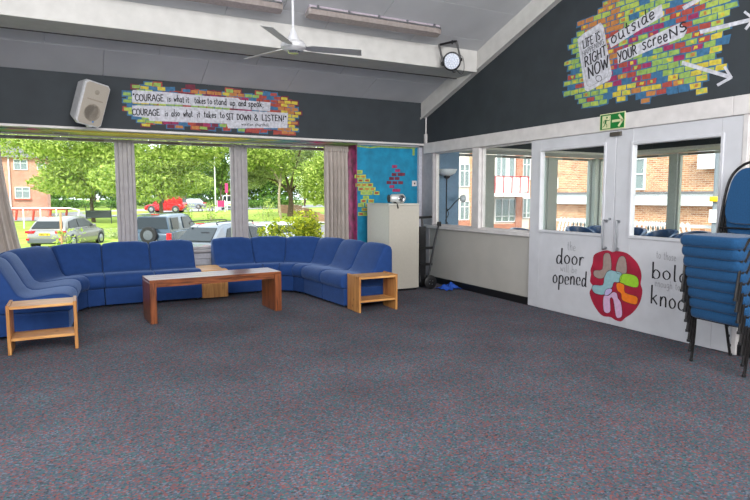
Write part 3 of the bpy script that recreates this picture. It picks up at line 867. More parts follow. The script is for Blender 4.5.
# uplighter in the adjoining room
up = thing('floor_lamp', 'black uplighter floor lamp with white bowl and reading arm behind the inner window', 'lamp', (.42, .0, 0))
MB().lathe([(.13, 0), (.13, .012), (.02, .03), (.011, .035)], n=24).build('base', BLKMET, up)
MB().tube([(0, 0, .03), (0, 0, 1.72)], .011).build('pole', BLKMET, up)
MB().lathe([(.02, 1.70), (.05, 1.72), (.055, 1.75), (.05, 1.76)], n=20).build('lamp_holder', BLKPL, up)
MB().lathe([(.05, 1.75), (.14, 1.79), (.175, 1.86), (.172, 1.86), (.135, 1.797), (.04, 1.76)], n=28).build('lamp_shade', mat('frosted_white_shade', (225, 230, 235), .4), up)
MB().tube(smooth_path([(0, 0, 1.16), (.05, -.03, 1.2), (.16, -.05, 1.32), (.24, -.06, 1.38)], 4), .008).build('reading_arm', BLKMET, up)
MB().lathe([(.02, 0), (.055, .03), (.065, .08), (.06, .085), (.03, .085)], (.24, -.06, 1.37), 'x', 20).build('reading_shade', MATS['frosted_white_shade'], up)
MB().tube(smooth_path([(.012, 0, 1.2), (.03, -.02, 1.1), (-.02, -.01, 1.0), (.02, -.02, .95), (0, -.015, .9), (.015, 0, .8)], 4), .007).build('cable', BLKPL, up)

# ------------------------------------------------------------------ speaker on the bulkhead
sp = thing('wall_speaker', 'white box loudspeaker bracketed to the charcoal wall above the left window', 'speaker', (-4.98, -.22, 2.54))
g = MB(); W_, H_ = .165, .265
def oct_(w_, h_, c, y_): return [(-w_+c, y_, -h_), (w_-c, y_, -h_), (w_, y_, -h_+c), (w_, y_, h_-c), (w_-c, y_, h_), (-w_+c, y_, h_), (-w_, y_, h_-c), (-w_, y_, -h_+c)]
body = bpy.data.objects.new('housing', None)
rot = Matrix.Rotation(math.radians(30), 4, 'Z') @ Matrix.Rotation(math.radians(16), 4, 'X') @ Matrix.Rotation(math.radians(8), 4, 'Y')
def spk(name, mb, m):
    mb.v = [tuple(rot @ Vector(v)) for v in mb.v]; return mb.build(name, m, sp)
SPW = mat('white_speaker_plastic', (196, 196, 198), .45)
spk('housing', MB().loft([oct_(.10, .22, .02, .15), oct_(.135, .26, .03, .0), oct_(W_, H_, .035, -.06), oct_(W_, H_, .035, -.10), oct_(W_-.008, H_-.008, .033, -.112)], smooth=False), SPW)
GR = mat('beige_speaker_grille', (172, 164, 152), .8, noise=.06, scale=200)
gr = spk('grille', MB().loft([oct_(W_-.014, H_-.014, .03, -.108), oct_(W_-.018, H_-.018, .03, -.119)], smooth=False), GR)
GR2 = mat('darker_speaker_grille', (150, 142, 130), .8)
spk('woofer_ring', MB().lathe([(.105, -.117), (.105, -.122), (.095, -.122), (.09, -.119)], (0, 0, 0), 'y', 32), GR2).location = rot @ Vector((0, 0, -.10))
spk('tweeter', MB().lathe([(.03, -.117), (.03, -.122), (.02, -.124)], (0, 0, 0), 'y', 20), GR2).location = rot @ Vector((0, 0, .15))
spk('port_slot', MB().box(-.10, .10, -.122, -.117, .045, .06), GR2)
spk('badge', MB().box(.028, .045, -.124, -.119, -.215, -.195), mat('blue_badge', (40, 120, 190), .4))
MB().box(-.03, .03, .10, .20, -.06, .06, c=.005).tube([(0, .16, -.02), (0, .05, -.02)], .022).build('bracket', SPW, sp)
MB().tube(smooth_path([(-.02, .12, -.2), (-.03, .04, -.27), (.0, -.02, -.285), (.04, .02, -.27)], 4), .014).build('cable', SPW, sp)

# ------------------------------------------------------------------ ceiling fan
BLD = mat('pale_metal_blade', (186, 186, 184), .35, .4, noise=.03)
fan = thing('ceiling_fan', 'white three-bladed ceiling fan on a long drop rod', 'fan', (-3.29, -2.88, 2.80))
MB().tube([(0, 0, .10), (0, 0, cz(-2.88)-2.80)], .012).build('drop_rod', WHITE, fan)
MB().lathe([(.05, cz(-2.88)-2.88), (.06, cz(-2.88)-2.80)], n=16).build('canopy', WHITE, fan)
MB().lathe([(.012, .17), (.03, .13), (.055, .07), (.06, .055)], n=20).build('rod_cover', WHITE, fan)
MB().lathe([(.04, -.045), (.085, -.035), (.115, -.01), (.118, .02), (.10, .045), (.05, .058)], n=32).build('motor', SPW, fan)
MB().lathe([(.012, -.06), (.05, -.058), (.06, -.04)], n=24).build('hub_cap', CHROME, fan)
for az in (-8, 112, 232):
    a = math.radians(az)
    M = Matrix.Rotation(a, 4, 'Z') @ Matrix.Rotation(math.radians(-14), 4, 'X')
    mb = MB(); c = [(.12, -.03), (.18, -.055), (.65, -.065), (.69, .055), (.18, .055), (.12, .03)]
    mb.prism(c, -.004, .003, 'xy'); mb.v = [tuple(M @ Vector(v)) for v in mb.v]
    bl = mb.build('blade', BLD, fan)
    mb = MB(); mb.box(.08, .22, -.02, .02, .003, .010, c=.002); mb.v = [tuple(M @ Vector(v)) for v in mb.v]; mb.build('blade_iron', STEEL, bl)


# ------------------------------------------------------------------ fluorescent fittings
def fluor(name, label, x0, x1, yc):
    t = thing(name, label, 'ceiling light', ((x0+x1)/2, yc, cz(yc)), group='long fluorescent fittings'); t.rotation_euler = (-math.atan(SL), 0, 0)
    L = (x1-x0)/2
    HS = mat('mauve_grey_fitting', (170, 160, 170), .5); DF = mat('aged_clear_diffuser', (150, 140, 136), .2, noise=.08, spec=.7)
    MB().box(-L, L, -.075, .075, -.035, 0, c=.004).build('housing', HS, t)
    MB().loft([[(x_, .085*k, -.035), (x_, .085*k, -.06), (x_, .05*k, -.10), (x_, -.05*k, -.10), (x_, -.085*k, -.06), (x_, -.085*k, -.035)] for x_, k in ((-L-.01, .75), (-L+.03, 1), (L-.03, 1), (L+.01, .75))], smooth=False).build('diffuser', DF, t)
    MB().box(-L+.01, L-.01, -.092, -.082, -.06, -.045).box(-L+.01, L-.01, .082, .092, -.06, -.045).build('edge_strip', STEEL, t)
    for k in range(5):
        xx = -L+.1+(2*L-.2)*k/4; MB().box(xx-.012, xx+.012, -.095, -.075, -.055, -.01, c=.002).build('clip', STEEL, t)
    return t


fluor('fluorescent_light', 'long grey fluorescent fitting on the ceiling right of the fan', -2.74, -.98, -1.80)
fluor('fluorescent_light', 'fluorescent fitting cut off by the top edge above the fan', -4.84, -3.06, -1.80)

# ------------------------------------------------------------------ stage par light
par = thing('stage_light', 'black round LED par stage light on a bracket by the gable beam', 'stage light', (-.62, -1.62, cz(-1.62)))
YK = Vector((-.10, -.02, -.03))
zc = -.27
tl = math.radians(17)
def rr_(p): return Vector((p[0]*math.cos(tl)+(p[2]-zc)*math.sin(tl)*-1, p[1], (p[2]-zc)*math.cos(tl)+p[0]*math.sin(tl)+zc))
yk = MB(); pts = [rr_(p) for p in ((-.145, 0, zc), (-.145, 0, -.03), (.145, 0, -.03), (.145, 0, zc))]
for a, b_ in zip(pts[:-1], pts[1:]): yk.tube([a, b_], .013, 6)
yk.tube([pts[1], pts[2]], .016, 6)
yk.build('yoke', BLKMET, par)
MB().tube([(0, 0, -.05), (0.0, 0, 0.0)], .012).build('mounting_bolt', BLKMET, par)
dirv = Vector((-.62, -.78, -.25)).normalized(); Q = dirv.to_track_quat('Z', 'Y').to_matrix().to_4x4()
MB().lathe([(.07, -.13), (.105, -.10), (.118, -.02), (.122, .05), (.112, .055)], (0, 0, zc), 'z', 32, M=Q).build('housing', BLKMET, par)
LED = mat('white_led_lens', (196, 202, 216), .25, noise=.1, scale=60)
ln = MB().lathe([(.105, .05), (.10, .057), (.02, .06)], (0, 0, zc), 'z', 32, M=Q).build('lens', LED, par)
ld = MB()
for rr2, k_ in ((.03, 6), (.06, 12), (.088, 17)):
    for k in range(k_):
        a = 2*PI*k/k_; c_ = Q @ Vector((rr2*math.cos(a), rr2*math.sin(a), .059)); ld.lathe([(.010, 0), (.009, .005), (.004, .008)], c_+Vector((0, 0, zc)), 'z', 7, M=Q)
ld.build('led_dots', mat('led_dome', (225, 228, 235), .15), ln)
for sx in (-1, 1): MB().lathe([(.024, 0), (.024, .03)], rr_((sx*.13 if sx > 0 else -.175, 0, zc)), 'x', 12).build('knob', BLKPL, par)
MB().lathe([(.02, 0), (.02, .04)], (0.02, -.02, zc-.15), 'z', 10).build('lower_knob', BLKPL, par)
MB().tube(smooth_path([(.13, .03, -.16), (.20, .03, -.20), (.22, .03, -.34), (.17, .02, -.42), (.10, .02, -.38), (.06, .05, -.30)], 5), .004).build('cable', BLKPL, par)

# ------------------------------------------------------------------ small fixtures
def slot(label, x_, y_, rz=0):
    t = thing('soffit_vent', label, 'vent', (x_, y_, 2.215), rz, 'soffit vents')
    MB().box(-.10, .10, -.04, .04, -.012, .002, c=.004).build('frame', mat('pale_vent_plastic', (200, 196, 180), .5), t)
    for k in range(3): MB().box(-.08, .08, -.025+k*.02, -.012+k*.02, -.018, -.012).build('slat', mat('grey_vent_slat', (120, 116, 110), .6), t)
slot('pale vent in the painted soffit above the left window', -5.30, .31); slot('pale vent in the painted soffit above the middle window', -3.69, .30); slot('pale vent in the painted soffit above the right window', -2.10, .27)
slot('pale vent in the soffit of the adjoining room', 4.4, -1.7, PI/2)
ls = thing('light_switch', 'white light switch at the right edge of the turquoise wall', 'switch', (-.13, .15, 1.62))
MB().box(-.045, .045, -.012, 0, -.045, .045, c=.004).build('plate', TRIM, ls); MB().box(-.01, .01, -.02, -.012, -.015, .015, c=.002).build('rocker', BLKPL, ls)
ls = thing('wall_switch', 'pale switch plate on the blue-grey wall behind the inner window', 'switch', (.16, .15, 1.54))
MB().box(-.04, .04, -.012, 0, -.045, .045, c=.004).build('plate', TRIM, ls); MB().box(-.01, .01, -.018, -.012, -.015, .015, c=.002).build('rocker', TRIM, ls)

# ================================================================== OUTSIDE
GRASS = mat('sunlit_grass', (150, 170, 78), 1, noise=.16, scale=1.5, spec=.1)
ROAD = mat('pale_road', (150, 148, 150), .9, noise=.05, scale=2)
TARM = mat('car_park_tarmac', (120, 118, 120), .9, noise=.08, scale=3)
lawn = MB(); cols = list(range(-420, 1900, 60)); deps = [6, 10, 16, 22, 30, 36, 42, 50, 62, 80, 110, 160, 240, 330]
vs = [ground(px, d) for d in deps for px in cols]
nc = len(cols)
lawn.add(vs, [(j*nc+i, j*nc+i+1, (j+1)*nc+i+1, (j+1)*nc+i) for j in range(len(deps)-1) for i in range(nc-1)])
o = lawn.build('lawn', GRASS); o['kind'] = 'structure'
# ground right beside the building
apron_ = MB().box(-30, 40, -30, 9, -1.5, -1.31); struct('ground', apron_, TARM)


def ribbon(name, near, far, m, lift=.02):
    """flat strip on the ground between two polylines of (px, depth)"""
    mb = MB(); vs = [ground(*p)+Vector((0, 0, lift)) for p in near]+[ground(*p)+Vector((0, 0, lift)) for p in far]; n_ = len(near)
    mb.add(vs, [(i, i+1, n_+i+1, n_+i) for i in range(n_-1)]); return struct(name, mb, m)


def seg(pts, n=10):
    out_ = []
    for (a, b_), (c, d) in zip(pts[:-1], pts[1:]):
        for k in range(n): out_.append((a+(c-a)*k/n, b_+(d-b_)*k/n))
    return out_+[pts[-1]]


ribbon('road', seg([(-300, 46), (-50, 47), (60, 49), (130, 56), (200, 66), (290, 84), (420, 120)]), seg([(-300, 57), (-50, 58), (60, 60), (130, 74), (200, 92), (290, 112), (420, 160)]), ROAD, .05)
ribbon('car_park', seg([(125, 10), (180, 10), (300, 10), (420, 10), (640, 10), (900, 10)]), seg([(128, 33), (180, 38), (300, 44), (420, 46), (640, 46), (900, 46)]), TARM, .03)
ribbon('kerb', seg([(150, 42), (240, 45.5), (330, 45.5), (420, 46)]), seg([(150, 43), (240, 47.0), (330, 47.0), (420, 47.5)]), mat('pale_kerb', (186, 182, 178), .9), .08)

# ------------------------------------------------------------------ cars
TYRE = mat('tyre_rubber', (30, 30, 32), .8); RIM = mat('alloy_rim', (170, 172, 176), .3, .7)
CGL = mat('dark_car_glass', (30, 37, 40), .15, spec=.45, noise=.02); REDL = mat('red_tail_light', (200, 18, 30), .25); GRIM = mat('grey_bumper_plastic', (84, 88, 94), .6)


def interp(P, y_):
    for (a, b_), (c, d) in zip(P[:-1], P[1:]):
        if y_ <= c: return b_+(d-b_)*(y_-a)/(c-a) if c > a else d
    return P[-1][1]


def car(label, colr, L, Wd, H, rear, head, group=None, belt=None, roof=None, win=None, spare=False, rails=False, plate=(240, 200, 40), name='car', tail='hook'):
    """model: rear bumper at y=0, nose at y=L; head = compass heading (clockwise from +y)"""
    t = thing(name, label, 'car', rear, -math.radians(head), group)
    PT = mat('car_paint_%d_%d_%d' % colr, colr, .25, .35, noise=.01, coat=.6)
    belt = belt or [(0, .80), (.15, .92), (.6, .96), (L*.68, .98), (L*.8, .93), (L-.15, .78), (L, .62)]
    hw = Wd/2
    rings = []
    for y_, k, lo in ((0, .80, .42), (.06, .90, .30), (.25, .97, .24), (.7, 1, .22), (L*.5, .985, .22), (L*.75, 1, .22), (L-.35, .95, .24), (L-.08, .84, .30), (L, .74, .36)):
        zt = interp(belt, y_); w_ = hw*k; zm = lo+(zt-lo)*.55
        rings.append([(-w_*.93, y_, lo), (-w_, y_, lo+.1), (-w_, y_, zm), (-w_*.955, y_, zt-.05), (-w_*.88, y_, zt), (w_*.88, y_, zt), (w_*.955, y_, zt-.05), (w_, y_, zm), (w_, y_, lo+.1), (w_*.93, y_, lo)])
    MB().loft(rings).build('body', PT, t)
    roof = roof or [(.22, .93), (.55, 1.36), (1.1, H-.03), (1.9, H), (L*.55, H-.06), (L*.76, .96)]
    def sidex(y_, z): b0 = interp(belt, y_); r0 = H; f = max(0, min(1, (z-b0)/(r0-b0))); return hw*(.90+(.70-.90)*f)
    rr2 = []
    for y_, z in roof:
        b0 = interp(belt, y_)-.03; z = max(z, b0+.02); xr = sidex(y_, z)
        rr2.append([(-hw*.9, y_, b0), (-(xr+.015), y_, z-.06 if z-b0 > .1 else b0+.01), (-xr*.9, y_, z), (xr*.9, y_, z), (xr+.015, y_, z-.06 if z-b0 > .1 else b0+.01), (hw*.9, y_, b0)])
    MB().loft(rr2).build('cabin', PT, t)
    win = win or [[(.62, 1.02), (.78, 1.33), (1.45, H-.13), (1.5, 1.02)], [(1.58, 1.02), (1.55, H-.13), (L*.52, H-.15), (L*.68, 1.03)]]
    for sx in (-1, 1):
        for pl_ in win:
            a = [(sx*(sidex(y_, z)+.028), y_, z) for y_, z in pl_]; b_ = [(sx*(sidex(y_, z)-.03), y_, z) for y_, z in pl_]; n_ = len(a)
            MB().add(a+b_, [tuple(range(n_)), tuple(range(2*n_-1, n_-1, -1))]+[(i, i+n_, (i+1) % n_+n_, (i+1) % n_) for i in range(n_)]).build('side_window', CGL, t)
    def slab(name_, y0, z0, y1, z1, w0_, w1_, m):
        d = Vector((y1-y0, z1-z0)).normalized(); nx, nz = -d.y, d.x
        if name_ == 'windscreen': nx, nz = d.y, -d.x
        o1, o2 = .03, -.01
        P = []
        for o_ in (o1, o2): P += [(-w0_, y0+nx*o_, z0+nz*o_), (w0_, y0+nx*o_, z0+nz*o_), (w1_, y1+nx*o_, z1+nz*o_), (-w1_, y1+nx*o_, z1+nz*o_)]
        return MB().add(P, [(0, 1, 2, 3), (7, 6, 5, 4), (0, 4, 5, 1), (1, 5, 6, 2), (2, 6, 7, 3), (3, 7, 4, 0)]).build(name_, m, t)
    (ya, za), (yb, zb) = roof[0], roof[1]
    slab('rear_window', ya+(yb-ya)*.08, za+(zb-za)*.12+.02, ya+(yb-ya)*.92, za+(zb-za)*.92, hw*.78, hw*.64, CGL)
    (ya, za), (yb, zb) = roof[-1], roof[-2]
    slab('windscreen', ya-.02, za+.03, yb+.05, zb-.03, hw*.8, hw*.64, CGL)
    MB().box(-hw*.86, hw*.86, -.06, .10, .30, .52, c=.03).build('rear_bumper', GRIM, t)
    for sx in (-1, 1):
        if tail == 'tall': MB().box(sx*hw*.74, sx*hw*.93, -.02, .16, .72, 1.02, c=.02).build('tail_light', REDL, t)
        else: MB().box(sx*hw*.52, sx*hw*.97, -.03, .22, .78, .90, c=.02).build('tail_light', REDL, t)
        MB().box(sx*hw*.74, sx*hw*.90, -.08, .0, .44, .54, c=.01).build('reflector', REDL, t)
    pt = MB().box(-.26, .26, -.05, .02, .68, .79, c=.005).build('number_plate', mat('plate_%d_%d_%d' % plate, plate, .4), t)
    if plate[2] < 100:
        for k in range(6): MB().box(-.21+k*.065+(.03 if k > 3 else 0), -.17+k*.065+(.03 if k > 3 else 0), -.055, -.05, .70, .77).build('plate_character', BLKPL, pt)
    wr = .33*(H/1.55)**.5
    for sx in (-1, 1):
        for yy in (.78, L-.85):
            wl = MB().lathe([(wr*.5, -.10), (wr*.95, -.10), (wr, -.05), (wr, .07), (wr*.95, .10), (wr*.62, .10)], (sx*(hw-.09), yy, wr), 'x', 24).build('wheel', TYRE, t)
            MB().lathe([(wr*.62, 0), (wr*.60, .012*sx), (wr*.2, .02*sx), (wr*.12, .03*sx)], (sx*(hw+.012), yy, wr), 'x', 14).build('rim', RIM, wl)
            MB().lathe([(wr*1.12, -.01), (wr*1.12, .01)], (sx*(hw-.005), yy, wr+.01), 'x', 24).build('wheel_arch', GRIM, t)
    if rails:
        for sx in (-1, 1): MB().tube(smooth_path([(sx*hw*.66, .7, H-.06), (sx*hw*.66, .8, H+.035), (sx*hw*.66, 2.6, H+.035), (sx*hw*.66, 2.75, H-.04)], 4), .02).build('roof_rail', BLKPL, t)
    if spare:
        sp_ = MB().lathe([(.10, -.02), (.33, -.02), (.35, .0), (.35, .14), (.31, .18), (.12, .18)], (0, -.22, .95), 'y', 28).build('spare_wheel', TYRE, t)
        MB().lathe([(.22, 0), (.20, -.02), (.06, -.03)], (0, -.225, .95), 'y', 20).build('hub', GRIM, sp_)
    for sx in (-1, 1): MB().box(sx*hw*.93, sx*(hw*.93+.17), L*.64, L*.64+.1, .98, 1.12, c=.03).build('wing_mirror', PT, t)
    MB().box(-.18, .18, .5, .54, H-.04, H-.01, c=.005).build('brake_light', REDL, t)
    return t


car('silver-grey coupe-shaped crossover parked on the grass, seen from behind at the left', (140, 137, 134), 4.55, 1.95, 1.58, ground(44, 27.8), 27)
car('dark blue-grey off-road car with a spare wheel on its rear door', (62, 78, 92), 4.3, 1.84, 1.82, ground(150, 24.2), 31,
    belt=[(0, .95), (.1, 1.08), (.6, 1.1), (2.9, 1.12), (3.3, 1.1), (4.15, .98), (4.3, .7)], roof=[(.08, 1.1), (.22, 1.72), (.8, 1.8), (1.9, 1.82), (2.5, 1.76), (3.15, 1.12)],
    win=[[(.35, 1.17), (.42, 1.64), (1.2, 1.67), (1.0, 1.17)], [(1.55, 1.17), (1.6, 1.67), (2.35, 1.66), (2.85, 1.17)]], spare=True, tail='tall', plate=(225, 222, 215))
car('silver-grey estate car with roof rails parked nearest the windows', (118, 124, 132), 4.6, 1.80, 1.64, ground(190, 19.5), 50,
    roof=[(.12, .95), (.75, 1.5), (1.0, 1.6), (2.0, 1.64), (2.75, 1.56), (3.6, .98)], win=[[(.85, 1.0), (1.1, 1.43), (1.5, 1.5), (1.5, 1.0)], [(1.56, 1.0), (1.56, 1.5), (2.3, 1.49), (2.35, 1.0)], [(2.4, 1.0), (2.36, 1.48), (2.8, 1.42), (3.3, 1.02)]], rails=True)
car('white hatchback partly hidden behind the sofa in the right window', (205, 208, 212), 4.1, 1.72, 1.48, ground(247, 23.6), 55)
car('bright red van parked across the road behind the trees', (196, 30, 34), 4.2, 1.7, 1.8, ground(186, 62), -62, name='van', roof=[(.05, 1.0), (.15, 1.7), (1.5, 1.8), (2.2, 1.78), (2.6, 1.5), (3.2, 1.05)],
    win=[[(2.0, 1.05), (2.0, 1.55), (2.4, 1.55), (2.85, 1.08)]])
car('white van seen from behind on the far road beside the magenta sign', (232, 232, 234), 4.3, 1.8, 1.95, ground(229, 73), 16, name='van', roof=[(.05, 1.0), (.12, 1.85), (1.5, 1.95), (2.2, 1.93), (2.7, 1.6), (3.2, 1.05)],
    win=[[(2.0, 1.05), (2.0, 1.6), (2.4, 1.6), (2.9, 1.08)]], tail='tall')
car('grey car far off between the red van and the white van', (150, 156, 166), 4.3, 1.75, 1.45, ground(206, 80), -70)

# ------------------------------------------------------------------ trees
LG1 = leafmat('sunlit_leaves', (112, 144, 52), (208, 220, 124), .45)
LG2 = leafmat('mid_green_leaves', (74, 108, 48), (150, 178, 86), .35)
LG3 = leafmat('dark_hedge_leaves', (52, 84, 40), (112, 146, 66), .3)
LG4 = leafmat('yellow_green_leaves', (74, 108, 36), (196, 196, 64), .35)
LG5 = leafmat('pale_grey_green_leaves', (140, 156, 104), (196, 206, 150), .4)
BARK = mat('tree_bark', (96, 80, 64), .9, noise=.3, scale=10); PBARK = mat('pale_bark', (160, 146, 122), .9, noise=.2, scale=8)


def leaves(blobs, n, size, rnd, droop=0):
    """leaf blades scattered through the outer shells of ellipsoid blobs (centre, radii)"""
    vs = []; fs = []; wts = [r.x*r.z for _, r in blobs]; tot = sum(wts)
    for (c, r), w_ in zip(blobs, wts):
        k = int(n*w_/tot)
        for _ in range(k):
            while True:
                p = Vector((rnd.uniform(-1, 1), rnd.uniform(-1, 1), rnd.uniform(-1, 1)))
                l = p.length
                if .35 < l <= 1 and rnd.random() < l*l*l*1.1: break
            p = Vector((c.x+p.x*r.x, c.y+p.y*r.y, c.z+p.z*r.z))
            s_ = size*rnd.uniform(.6, 1.3)
            a = Vector((rnd.gauss(0, 1), rnd.gauss(0, 1), rnd.gauss(0, .7)-droop)).normalized(); b_ = a.cross(Vector((rnd.gauss(0, .5), rnd.gauss(0, .5), 1))).normalized()
            i = len(vs); vs += [p-a*s_, p+b_*s_*.45, p+a*s_, p-b_*s_*.45]; fs.append((i, i+1, i+2, i+3))
    return vs, fs


def tree(label, base, trunk_h, crown, n, leaf, lm, bark=BARK, seed=1, name='tree', cat='tree', group=None, trunk_r=.16, limbs=5):
    """crown = list of (dx, dz, rx, rz) in metres from the base: x across the view"""
    rnd = random.Random(seed); t = thing(name, label, cat, base, group=group)
    ax = Vector((math.cos(YAW), -math.sin(YAW), 0)); ay = Vector((math.sin(YAW), math.cos(YAW), 0)); B = []
    for dx, dz, rx, rz in crown:
        for k in range(7):
            o_ = Vector((rnd.uniform(-.55, .55)*rx, rnd.uniform(-.6, .6)*rx, rnd.uniform(-.5, .5)*rz))
            c = ax*(dx+o_.x)+ay*o_.y+Vector((0, 0, dz+o_.z)); f = rnd.uniform(.38, .62); B.append((c, Vector((rx*f, rx*f, rz*f*.85))))
    vs, fs = leaves(B, n, leaf, rnd)
    mb = MB(); mb.add(vs, fs); f = mb.build('foliage', lm, t, recalc=False); f['kind'] = 'stuff'
    if trunk_h:
        r_ = trunk_r
        MB().tube(smooth_path([(0, 0, -.1), (.05*trunk_h*rnd.uniform(-1, 1), 0, trunk_h*.5), (0, 0, trunk_h)], 5), [r_*(1.1-.45*i/10) for i in range(11)]).build('trunk', bark, t)
        for k in range(limbs):
            c, r = B[int(rnd.random()*len(B))]
            MB().tube(smooth_path([(0, 0, trunk_h*.85), tuple(c*.35+Vector((0, 0, trunk_h*.75))), tuple(c)], 4), [r_*.5, r_*.5, r_*.45, r_*.4, r_*.35, r_*.3, r_*.25, r_*.2, r_*.12]).build('branch', bark, t)
    return t


def at(px, d): return ground(px, d)
# metres per pixel at depth d is d/577 (crown sizes are true sizes)
tree('broad leafy tree with a short trunk between the brick house and the first mullion', at(94, 47.5), 3.0, [(-1.0, 5.0, 4.2, 3.0), (-3.6, 3.4, 2.6, 1.6), (1.6, 3.9, 3.2, 2.6), (-5.0, 6.4, 3.0, 1.8), (.5, 8.0, 4.2, 2.4), (-1.5, 2.6, 2.2, 1.2), (2.4, 2.4, 1.8, 1.1)], 21000, .18, LG1, seed=3)
tree('drooping leafy tree in the middle window, trunk in front of the red van', at(160, 42), 2.6, [(-.5, 4.0, 3.4, 2.2), (1.8, 3.6, 2.6, 1.9), (-2.0, 4.6, 2.4, 2.2), (.4, 6.8, 3.6, 2.2), (3.0, 5.6, 2.1, 1.8), (-2.4, 2.9, 1.7, 1.0), (.9, 2.8, 2.0, .9)], 20000, .16, LG1, seed=5)
tree('old spreading tree with a dark forked trunk in the right window', at(290, 55), 2.7, [(-.8, 5.2, 3.4, 2.2), (2.6, 5.0, 3.0, 2.4), (-3.4, 4.4, 2.0, 2.0), (.5, 7.8, 4.6, 2.4), (-3.0, 6.6, 2.6, 2.0)], 17000, .18, LG5, seed=8, trunk_r=.28)
tree('slim pale-trunked tree just left of the forked tree', at(281, 52), 3.6, [(0, 5.4, 2.0, 1.8), (-2.2, 5.8, 1.7, 2.0)], 3000, .17, LG1, PBARK, seed=9, trunk_r=.13)
tree('leafy tree behind the right curtain edge', at(335, 50), 2.6, [(0, 4.4, 3.2, 3.4), (-1.5, 2.2, 1.8, 1.2)], 5000, .18, LG1, seed=12)
tree('tall dark tree behind the magenta sign', at(222, 95), 3, [(0, 6.5, 4.5, 4.6), (0, 10.5, 4.0, 3.5)], 5000, .30, LG2, seed=14)
tree('tall tree behind the red van', at(176, 100), 4, [(0, 8.0, 5.5, 4.6), (-4, 6.0, 4.0, 4)], 6000, .33, LG2, seed=15)
tree('tall tree standing far behind the first mullion', at(128, 90), 4, [(0, 7.4, 5.0, 4.4), (-5, 6.0, 4.0, 4.2), (-11, 5.4, 4.0, 3.8)], 7000, .31, LG2, seed=16)
tree('tall green tree far behind the notice board', at(97, 96), 3, [(0, 6.2, 4.4, 3.6), (0, 10, 5.0, 3.5)], 5000, .33, LG2, seed=24)
tree('tall pale tree far behind the second mullion', at(246, 105), 4, [(0, 7.4, 5.0, 5.0), (5, 8.5, 5.0, 4.2), (0, 13, 6, 3)], 6000, .34, LG5, seed=17)
tree('tall green tree far off behind the forked tree', at(305, 100), 4, [(0, 8.4, 6.5, 5.6), (6, 7.6, 4.6, 5.6), (-6, 12, 4.6, 3.6)], 7000, .33, LG1, seed=18)
tree('dark tree behind the brick house roof at the left', at(30, 82), 4, [(0, 9.0, 6.5, 4.4), (-9, 9.0, 6.0, 4.0), (5, 6, 4, 4)], 6000, .3, LG1, seed=19)
for k, (px, d, w_, h_, lb) in enumerate(((266, 86, 4.2, 1.5, 'dark clipped hedge beyond the lawn in the right window'), (85, 78, 4.2, 1.3, 'low hedge behind the black notice boards'), (205, 105, 6, 1.6, 'distant hedge behind the parked grey car'), (142, 86, 5, 1.3, 'distant hedge left of the red van'))):
    tree(lb, at(px, d), 0, [(0, h_*.6, w_, h_*.7), (w_*.7, h_*.6, w_*.6, h_*.6), (-w_*.7, h_*.5, w_*.6, h_*.6)], 3000, .2, LG3, seed=30+k, name='hedge', cat='hedge')
for k, (px, d) in enumerate(((-20, 150), (48, 145), (92, 140), (132, 150), (170, 145), (206, 150), (240, 150), (272, 150), (306, 150), (345, 145))):
    tree('distant wood edge tree, number %s from the left' % ('one', 'two', 'three', 'four', 'five', 'six', 'seven', 'eight', 'nine', 'ten')[k], at(px, d), 2, [(0, 3.6, 8.5, 4.2), (3, 7.5, 7.0, 4.0)], 3600, .55, (LG2, LG3)[k % 2], seed=80+k, group='trees at the far wood edge')
b_ = at(294, 16.5)
tree('yellow-green variegated bush right outside the right window', b_, .8, [(0, 1.68, .78, .6), (.5, 1.45, .5, .5), (-.55, 1.4, .5, .5), (0, .7, .9, .5)], 6500, .055, LG4, seed=40, name='bush', cat='bush', trunk_r=.04)
for k, (px, d, h_, w_, n_, lb) in enumerate(((63, 15.0, 1.55, .42, 260, 'thin staked sapling in front of the silver-grey crossover'), (211, 24, 1.9, .55, 420, 'sapling on the lawn edge just left of the second mullion'), (264, 30, 2.1, .6, 420, 'sapling just right of the second mullion'), (188, 38, 1.8, .5, 260, 'small sapling in the grass beyond the estate car'))):
    g_ = at(px, d)
    st_ = tree(lb, g_, h_, [(0, h_*.85, w_, h_*.42), (w_*.4, h_*.55, w_*.6, h_*.25)], n_, .065, LG1, PBARK, seed=50+k, name='sapling', cat='sapling', trunk_r=.015, limbs=4)
    if k == 0: MB().tube([(-.04, 0, 0), (-.05, 0, 2.15)], .028, 8).build('stake', mat('pale_orange_stake', (196, 150, 110), .8), st_)
for k, (px, d, w_) in enumerate(((119, 35, 1.6), (122, 24, 1.2))):
    tree(('low straggly plants on the verge right of the crossover', 'rough undergrowth below the first mullion')[k], at(px, d), 0, [(0, .2, w_, .35)], 1800, .07, LG5, seed=70+k, name='shrub', cat='shrub')

# ------------------------------------------------------------------ brick house at the left
SALM = brickmat('salmon_brick', (208, 142, 118), (190, 122, 100), (206, 180, 162)); PVC = mat('white_upvc', (232, 232, 232), .4)
PANE2 = mat('dull_far_glass', (120, 134, 134), .1, spec=.8)
HY = 54.0
hs = thing('brick_house', 'salmon brick house with white windows and grey roof behind the left window', 'house', (0, 0, 0))
zt_ = hit(20, 157, 1, HY).z
xa, xb = hit(-60, 190, 1, HY).x, hit(47, 190, 1, HY).x
MB().box(xa, xb, HY, HY+7.5, -.6, zt_).build('wall', SALM, hs)
MB().prism([(HY-.4, zt_-.05), (HY+3.8, zt_+2.2), (HY+7.9, zt_-.05)], xa-.3, xb+.3, 'yz').build('roof', mat('grey_roof_tiles', (110, 106, 112), .8), hs)


